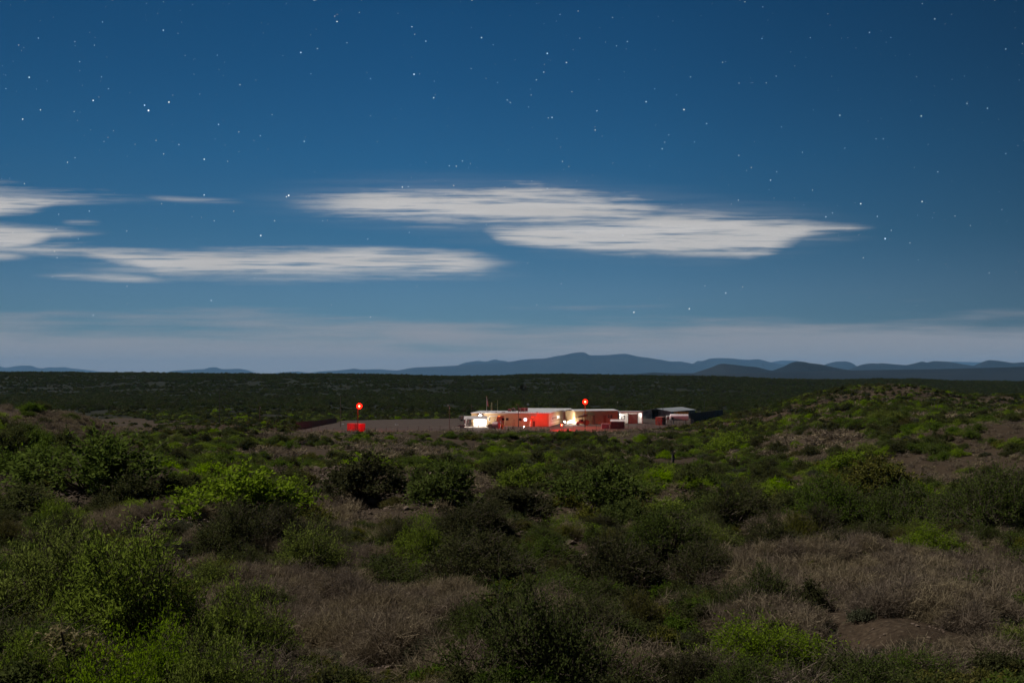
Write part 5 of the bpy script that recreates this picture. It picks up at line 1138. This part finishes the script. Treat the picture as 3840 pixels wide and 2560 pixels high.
# ---------- trees behind the building, dead wood on the slope
def tree(label, px, d, h_, r, seed):
    x, y = PD(px, d); fol, st = plant('acacia', seed, 90, 8, 9, .30, .16, r, h_, .1, .35, .015, .55, 6)
    t_ = thing('tree', label, 'tree', (x, y, hz(x, y)), group='dark trees behind the building'); link('crown', fol, t_); link('trunk', st, t_)
tree('dark spreading tree behind the roof coolers, below the windmill', 1945, 560, 7.6, 4.3, 301)
tree('smaller dark tree right of the windmill foot', 1992, 575, 6.6, 4.2, 302)
tree('low dark tree behind the ridge of the gabled roof', 2045, 590, 5.0, 4.0, 303)
tree('round dark tree left of the windmill, behind the flagpole', 1905, 590, 5.4, 4.0, 304)
bark = mat('dead_bark', (.045, .036, .03), .9, noise=(5, (.08, .065, .055), .4, .6))
x, y, z = ground_hit(2523, 1738)
t_ = thing('yucca', 'dark upright yucca stump on the slope below the rusty container', 'yucca', (x, y, z)); hh = 46 / F * y
MB().tube((0, 0, -.1), (.05, 0, hh * .55), hh * .11, hh * .13, 9).tube((.05, 0, hh * .55), (0, 0, hh * .85), hh * .13, hh * .08, 9).build('trunk', bark, t_)
sk = MB()
for k in range(60): a = rnd.uniform(0, 6.28); e_ = rnd.uniform(-.6, 1.3); L_ = hh * .28; sk.tube((0, 0, hh * .8), (math.cos(a) * math.cos(e_) * L_, math.sin(a) * math.cos(e_) * L_, hh * .8 + math.sin(e_) * L_), hh * .018, .002, 3)
sk.build('leaves', bark, t_)
def snag(label, px, row, hpx, seed, lying=False, mt=bark, name='dead_snag', cat='dead branch', nb=14):
    x, y, z = ground_hit(px, row); hh = hpx / F * y; g = random.Random(seed); m_ = MB(); t_ = thing(name, label, cat, (x, y, z))
    def grow(p, d, L_, r, lv):
        q_ = p
        for s_ in range(3):
            d = (d + Vector((g.gauss(0, .22), g.gauss(0, .22), g.gauss(0, .14)))).normalized(); n_ = q_ + d * L_ / 3; m_.tube(q_, n_, r * (1 - s_ * .25), r * (1 - (s_ + 1) * .25), 5); q_ = n_
            if lv < 3:
                for _ in range(g.randint(1, 2)): grow(q_, (d + Vector((g.gauss(0, .7), g.gauss(0, .7), g.gauss(.1, .4)))).normalized(), L_ * .55, r * .5, lv + 1)
    for k in range(2 if not lying else 1):
        d0 = Vector((g.gauss(0, .45), g.gauss(0, .3), 1)) if not lying else Vector((1, g.gauss(0, .4), .18)); grow(Vector((0, 0, 0)), d0.normalized(), hh, hh * .035, 0)
    m_.build('branches', mt, t_); MB().tube((0, 0, -.15), (0, 0, hh * .12), hh * .06, hh * .045, 7).build('root_crown', mt, t_)
snag('black bare snag sticking out of the long green thicket', 3610, 1960, 90, 5)
snag('second dark snag leaning beside the black bare snag', 3560, 1955, 80, 6)
snag('dead fallen branch lying on the grey grass near the lower right', 3380, 2190, 210, 7, True)
pale = mat('bleached_wood', (.34, .30, .26), .85, noise=(5, (.22, .19, .16), .4, .6))
snag('bleached thin branch lying in grass at the right edge, low down', 3770, 2500, 150, 8, True, pale, nb=5)
# dried seed stalk in the near left corner
x, y, z = ground_hit(300, 2790); st_ = thing('dried_seed_stalk', 'tall dried stalk with pale drooping seed heads in the bottom left corner', 'plant', (x, y, z))
hh = topz(2370, y) - z; x_off = (230 - 300) / F * y
MB().path([(0, 0, 0), (x_off * .3, 0, hh * .5), (x_off, 0, hh)], .012).path([(x_off * .3, 0, hh * .5), (x_off * .3 + .35, 0, hh * .72)], .008).build('stem', twig_m, st_)
g = np.random.RandomState(4); C_, D_ = [], []
for c0 in ((x_off, 0, hh), (x_off - .18, .05, hh * .93), (x_off + .2, 0, hh * .95), (x_off * .3 + .35, 0, hh * .74), (x_off + .1, 0, hh * .84)):
    for k in range(6):
        a = g.uniform(0, 6.28); L_ = .22
        for s_ in range(14):
            f_ = s_ / 13; C_.append((c0[0] + math.cos(a) * L_ * f_, c0[1] + math.sin(a) * L_ * f_, c0[2] + .08 * math.sin(f_ * 3) - .12 * f_ * f_)); D_.append((g.normal(), g.normal(), -.5))
v, q = leaves(np.array(C_), np.array(D_), .06, .02, g)
link('seed_sprays', np_mesh('seed_sprays', v, q, np.full(len(q), 4), leaf_mat('seed_head', (.22, .19, .07), (.34, .29, .13)), attr=g.rand(len(q))), st_)
# ------------------------------------------------------------------ air
hm_ = bpy.data.materials.new('night_air'); hm_.use_nodes = True; t = N(hm_.node_tree); t.n.clear()
pv = t.new('ShaderNodeVolumePrincipled'); pv.inputs['Color'].default_value = (.27, .58, 1.0, 1); pv.inputs['Density'].default_value = HAZE_D; pv.inputs['Anisotropy'].default_value = 0
t.l.new(pv.outputs[0], t.new('ShaderNodeOutputMaterial').inputs['Volume'])
x0, x1, y0, y1, z0, z1 = -70000, 70000, -60, 67000, -40, 1040
me = bpy.data.meshes.new('haze'); me.from_pydata([(x, y, z) for z in (z0, z1) for y in (y0, y1) for x in (x0, x1)], [], [(0, 2, 3, 1), (4, 5, 7, 6), (0, 1, 5, 4), (2, 6, 7, 3), (0, 4, 6, 2), (1, 3, 7, 5)])
me.materials.append(hm_); tag(link('haze', me), kind='stuff')
